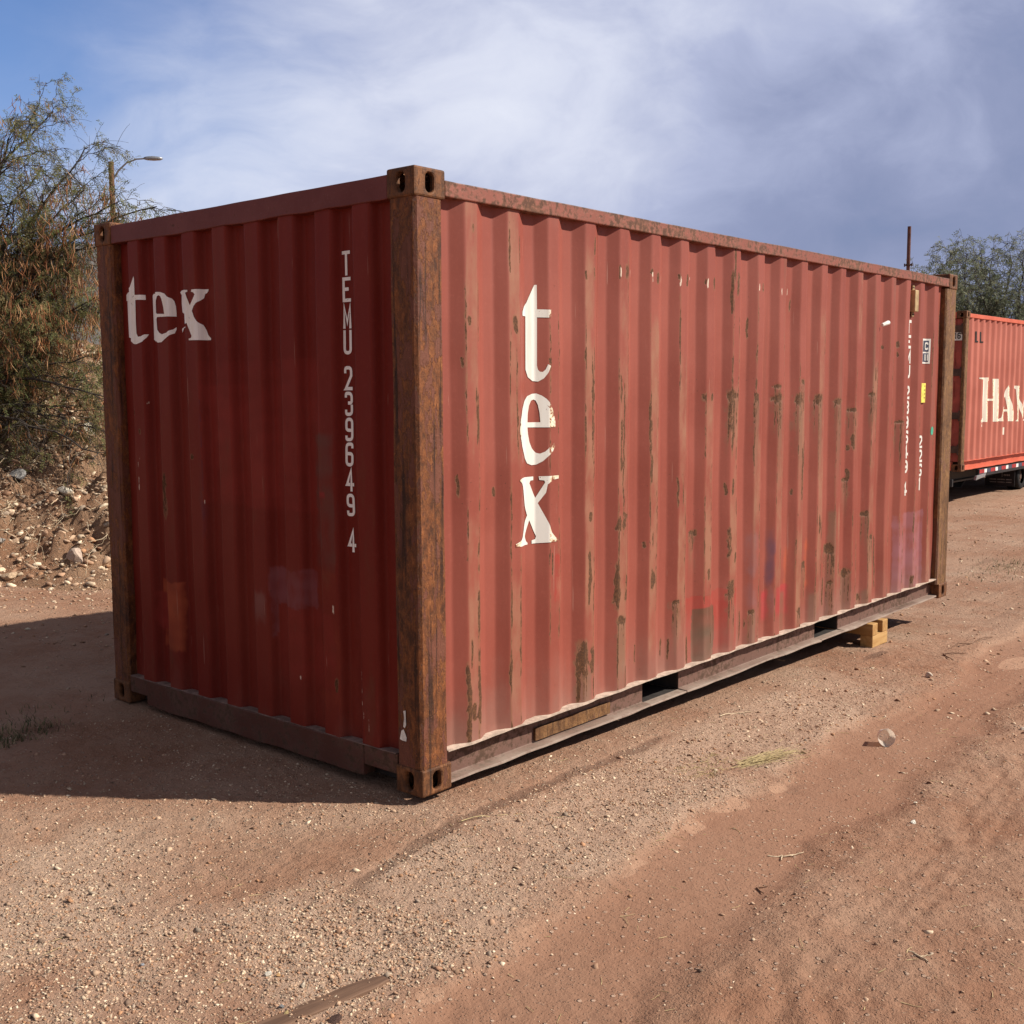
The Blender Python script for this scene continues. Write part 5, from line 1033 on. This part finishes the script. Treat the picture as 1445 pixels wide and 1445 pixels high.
# ------------------------------------------------------------------ trees
def bez(a, c, b_, n): t = np.linspace(0, 1, n)[:, None]; return (1-t)**2*a+2*t*(1-t)*c+t*t*b_
def frond_mesh(P, Dv, L, lw, ll, pairs, R):
    """feathery leaves: P base points, Dv directions, L lengths -> quads"""
    n = len(P); Dv = Dv/np.linalg.norm(Dv, axis=1)[:, None]; rnd = R.normal(0, 1, (n, 3)); S = np.cross(Dv, rnd); S /= np.linalg.norm(S, axis=1)[:, None]+1e-9; N_ = np.cross(Dv, S)
    t = (np.arange(pairs)+.6)/pairs; Vs = []
    for sgn in (-1, 1):
        for k in range(pairs):
            o = P+Dv*(L*t[k])[:, None]+np.array([0, 0, -1])*(L*.35*t[k]**2)[:, None]
            d = S*sgn*.85+Dv*.55+R.normal(0, .22, (n, 3)); d /= np.linalg.norm(d, axis=1)[:, None]; w = np.cross(d, N_+R.normal(0, .4, (n, 3))); w /= np.linalg.norm(w, axis=1)[:, None]+1e-9
            l_ = (ll*R.uniform(.7, 1.2, n))[:, None]; w_ = lw*.5
            Vs.append(np.stack([o, o+d*l_*.5+w*w_, o+d*l_, o+d*l_*.5-w*w_], 1))
    V = np.concatenate(Vs).reshape(-1, 3); return V, np.arange(len(V)).reshape(-1, 4), len(Vs)
def make_tree(label, loc, tips, seed, cfg, group):
    R = np.random.default_rng(seed); root = empty('mesquite_tree', loc, label, 'tree', group); loc = np.array(loc, float)
    limbs, twigs, fp, fd, pp = [], [], [], [], []
    for (tx, ty, tz, pod, leaf) in tips:
        tip = np.array([tx, ty, tz])-loc; L = np.linalg.norm(tip); ctrl = tip*.45+np.array([0, 0, cfg['lift']*L])+R.normal(0, .06*L, 3)
        n = 22; path = bez(np.zeros(3), ctrl, tip, n); w = np.cumsum(R.normal(0, 1, (n, 3)), 0); w -= np.linspace(0, 1, n)[:, None]*w[-1]; path = path+w*L*.006
        rad = np.linspace(cfg['r0']*(L/4)**.5, .006, n); limbs.append((path, rad))
        ns = int(L*cfg['sub'])
        for s_ in range(ns):
            t = cfg['start']+(1-cfg['start'])*(s_+R.random())/ns; k = min(n-2, int(t*(n-1))); p = path[k]+(path[k+1]-path[k])*(t*(n-1)-k); tan = path[min(n-1, k+2)]-path[max(0, k-1)]; tan /= np.linalg.norm(tan)
            d = tan*.9+R.normal(0, .62, 3); d[2] += .10; d /= np.linalg.norm(d); l_ = cfg['sl']*R.uniform(.5, 1.25)*(1.15-.45*t)
            end = p+d*l_+np.array([0, 0, -cfg['droop']*l_]); sp = bez(p, p+d*l_*.55+np.array([0, 0, .05*l_]), end, 9)+R.normal(0, .012, (9, 3)); sp[0] = p
            limbs.append((sp, np.linspace(max(.004, rad[k]*.45), .0025, 9)))
            nt = max(2, int(l_*cfg['tw']))
            for _ in range(nt):
                q = R.random()**.8; j = min(7, int(q*8)); pb = sp[j]+(sp[j+1]-sp[j])*(q*8-j); dd = (sp[j+1]-sp[j]); dd /= np.linalg.norm(dd)+1e-9
                dd = dd*.7+R.normal(0, .55, 3); dd[2] -= cfg['tdroop']*R.random(); dd /= np.linalg.norm(dd); tl = cfg['tl']*R.uniform(.5, 1.3)
                tw_ = bez(pb, pb+dd*tl*.5+np.array([0, 0, .02]), pb+dd*tl+np.array([0, 0, -.22*tl]), 5); twigs.append((tw_, np.linspace(.0028, .0012, 5)*cfg['tr']))
                if R.random() < leaf:
                    m = max(1, int(tl/cfg['gap'])); tt = R.random(m); fp.append(tw_[0]*(1-tt[:, None])+tw_[-1]*tt[:, None]); fd.append(dd[None]*.5+R.normal(0, .7, (m, 3))+np.array([0, 0, -.15]))
                if R.random() < pod:
                    for _ in range(R.integers(3, 12)): pp.append(tw_[-1]+R.normal(0, .045, 3))
    V, F = tubes(limbs, 6); np_mesh('limbs', V, F, M_BARK, root, True)
    fpc = np.concatenate(fp); fdc = np.concatenate(fd); V2, F2 = tubes(twigs, 3)
    V, F, reps = frond_mesh(fpc, fdc, cfg['fl']*R.uniform(.6, 1.3, len(fpc)), cfg['lw'], cfg['ll'], cfg['pairs'], R)
    base = np.array(cfg['leafcols'])[R.integers(len(cfg['leafcols']), size=len(fpc))]*R.uniform(.65, 1.3, (len(fpc), 1)); col = np.tile(np.repeat(base[:, None], 4, 1).reshape(-1, 3), (reps, 1)); col = np.concatenate([col, np.ones((len(col), 1))], 1)
    mark(np_mesh('twigs', V2, F2, M_BARK, root), kind='stuff'); mark(np_mesh('foliage', V, F, M_LEAF, root, False, None, dict(col=col)), kind='stuff')
    if pp:
        pp = np.array(pp); n = len(pp); ln = R.uniform(.06, .17, n); sw = R.normal(0, .32, (n, 2)); w = R.uniform(.0035, .0065, n); a = R.uniform(0, 6.28, n); K = 6; Vp = []
        for k in range(K):
            t = k/(K-1); wv = w*math.sin(math.pi*(.08+.84*t)); cx = pp[:, 0]+ln*(sw[:, 0]*t+.34*np.cos(a)*t*t); cy = pp[:, 1]+ln*(sw[:, 1]*t+.34*np.sin(a)*t*t); cz = pp[:, 2]-ln*t
            for e, f in ((1, .0), (0, .35), (-1, 0), (0, -.35)): Vp.append(np.stack([cx+np.cos(a)*wv*e-np.sin(a)*wv*f, cy+np.sin(a)*wv*e+np.cos(a)*wv*f, cz], -1))
        Vp = np.stack(Vp, 1); fq = np.array([(4*k+j, 4*k+(j+1) % 4, 4*k+4+(j+1) % 4, 4*k+4+j) for k in range(K-1) for j in range(4)]); F = (fq[None]+np.arange(n)[:, None, None]*4*K).reshape(-1, 4)
        pc = np.array([(.44, .20, .090), (.50, .26, .12), (.38, .150, .070), (.30, .13, .065), (.56, .34, .18), (.42, .16, .09)])[R.integers(5, size=n)]*R.uniform(.75, 1.15, (n, 1)); col = np.repeat(np.concatenate([pc, np.ones((n, 1))], 1)[:, None], 4*K, 1).reshape(-1, 4)
        mark(np_mesh('seed_pods', Vp.reshape(-1, 3), F, M_POD, root, False, None, dict(col=col)), kind='stuff')
    return root
LT = [(3.32, 9.05, 4.8, 0.02, 0.6), (3.41, 8.56, 4.36, 0.03, 0.6), (3.2, 9.64, 4.78, 0.05, 0.6), (3.75, 7.74, 3.68, 0.3, 0.45), (3.38, 7.87, 3.7, 0.06, 0.6), (3.31, 8.45, 3.88, 0.25, 0.5), (3.19, 9.1, 4.19, 0.35, 0.5), (2.94, 9.73, 4.4, 0.4, 0.5), (3.16, 8.06, 3.25, 0.75, 0.75), (3.03, 8.7, 3.41, 0.85, 0.7), (2.88, 9.35, 3.53, 0.8, 0.7), (2.97, 7.71, 2.67, 0.8, 0.95), (2.9, 8.43, 2.78, 0.8, 0.95), (2.76, 9.04, 2.73, 0.75, 0.95), (2.84, 7.46, 2.08, 0.45, 0.8), (2.79, 8.14, 2.09, 0.5, 0.8), (2.65, 8.79, 2.26, 0.5, 0.8), (2.75, 7.19, 1.65, 0.2, 0.6), (2.66, 7.73, 1.54, 0.15, 0.6), (2.52, 8.36, 1.58, 0.15, 0.6), (2.77, 7.26, 1.3, 0.0, 0.35), (2.5, 6.93, 1.11, 0.0, 0.12), (3.14, 7.8, 2.54, 0.7, 0.9), (2.99, 8.22, 3.07, 0.8, 0.8), (2.79, 8.75, 3.02, 0.8, 0.8), (2.46, 9.93, 4.08, 0.4, 0.6), (1.98, 10.01, 3.04, 0.5, 0.8), (1.69, 10.53, 2.29, 0.4, 0.9), (2.23, 9.28, 2.26, 0.5, 0.9), (1.65, 11.43, 3.76, 0.3, 0.6)]
RT = [(27.03, 8.28, 4.58, 0, 0.8), (27.26, 8.06, 4.84, 0, 0.8), (28.52, 8.23, 5.44, 0, 0.8), (27.8, 7.53, 5.41, 0, 0.8), (29.08, 7.59, 5.48, 0, 0.8), (28.26, 6.94, 5.13, 0, 0.5), (29.62, 6.96, 5.43, 0, 0.8), (28.8, 6.34, 5.31, 0, 0.8), (30.26, 6.23, 5.51, 0, 0.8), (29.59, 5.41, 5.16, 0, 0.8), (31.06, 5.14, 4.59, 0, 0.8), (26.49, 7.34, 4.43, 0, 1), (26.85, 6.94, 4.51, 0, 1), (27.23, 6.43, 4.15, 0, 1), (27.61, 6.04, 4.42, 0, 1), (26.62, 7.1, 3.88, 0, 1), (27.03, 6.61, 3.79, 0, 1), (27.42, 6.12, 3.61, 0, 1), (27.26, 7.99, 4.43, 0, 0.9), (28.04, 5.46, 3.96, 0, 1), (30.12, 7.87, 5.16, 0, 0.8), (29.67, 8.4, 5.16, 0, 0.9), (27.96, 8.73, 4.52, 0, 0.9)]
# base right [29.21302974  6.76140437  1.42551216] cactus [3.2368661  9.59179671 1.90800813]
CFG_L = dict(lift=.14, r0=.040, sub=8.5, start=.20, sl=.80, droop=.16, tw=13, tdroop=.7, tl=.32, tr=1.0, gap=.042, fl=.10, lw=.0075, ll=.028, pairs=6, leafcols=[(.215, .225, .085), (.150, .180, .066), (.28, .26, .115), (.25, .195, .090)])
CFG_R = dict(lift=.10, r0=.060, sub=6.5, start=.25, sl=.80, droop=.10, tw=10.0, tdroop=.35, tl=.42, tr=2.0, gap=.085, fl=.15, lw=.020, ll=.060, pairs=4, leafcols=[(.185, .205, .130), (.135, .165, .100), (.24, .25, .17), (.20, .21, .125)])
zb_ = float(bank_h(np.array([1.55]), np.array([9.7]))[0])-.1
TREE1 = make_tree('mesquite tree hung with brown seed pods, branches reaching over the rubble bank', (1.55, 9.7, zb_), LT, 4, CFG_L, 'mesquite trees around the yard')
TREE2 = make_tree('grey-green mesquite tree behind the orange-red container', (27.3, 6.4, -.3), RT, 9, CFG_R, 'mesquite trees around the yard')
def copy_tree(src, loc, rz, label):
    c = src.copy(); COL.objects.link(c); c.location = loc; c.rotation_euler = (0, 0, rz); c['label'] = label
    for ch in src.children: part_copy(ch, c)
    return c
copy_tree(TREE2, (34.5, .5, -.3), 2.1, 'grey-green mesquite tree at the far side of the yard')
copy_tree(TREE1, (-6.5, 14.5, 1.6), .8, 'mesquite tree farther along the rubble bank')
# prickly pear on the bank seen through the branches
pp_ = empty('prickly_pear', (2.9, 9.35, float(bank_h(np.array([2.9]), np.array([9.35]))[0])), 'yellow-green prickly pear on the bank behind the hanging branches', 'cactus')
bm = bmesh.new(); bmesh.ops.create_uvsphere(bm, u_segments=14, v_segments=9, radius=1); me0 = bpy.data.meshes.new('pad'); bm.to_mesh(me0); bm.free(); me0.materials.append(M_CACTUS); me0.polygons.foreach_set('use_smooth', [True]*len(me0.polygons))
for i, (x, y, z, s_, rx, rz) in enumerate(((0, 0, .10, .13, .1, .3), (-.12, .02, .26, .11, -.3, .9), (.13, 0, .27, .12, .2, -.3), (.02, .03, .38, .10, .0, .5), (.22, -.02, .12, .11, .3, .2), (-.22, 0, .12, .10, -.2, .4))):
    o = bpy.data.objects.new('pad', me0); COL.objects.link(o); o.parent = pp_; o.location = (x, y, z); o.scale = (s_, .022, s_*1.3); o.rotation_euler = (rx, rx*.8, rz)
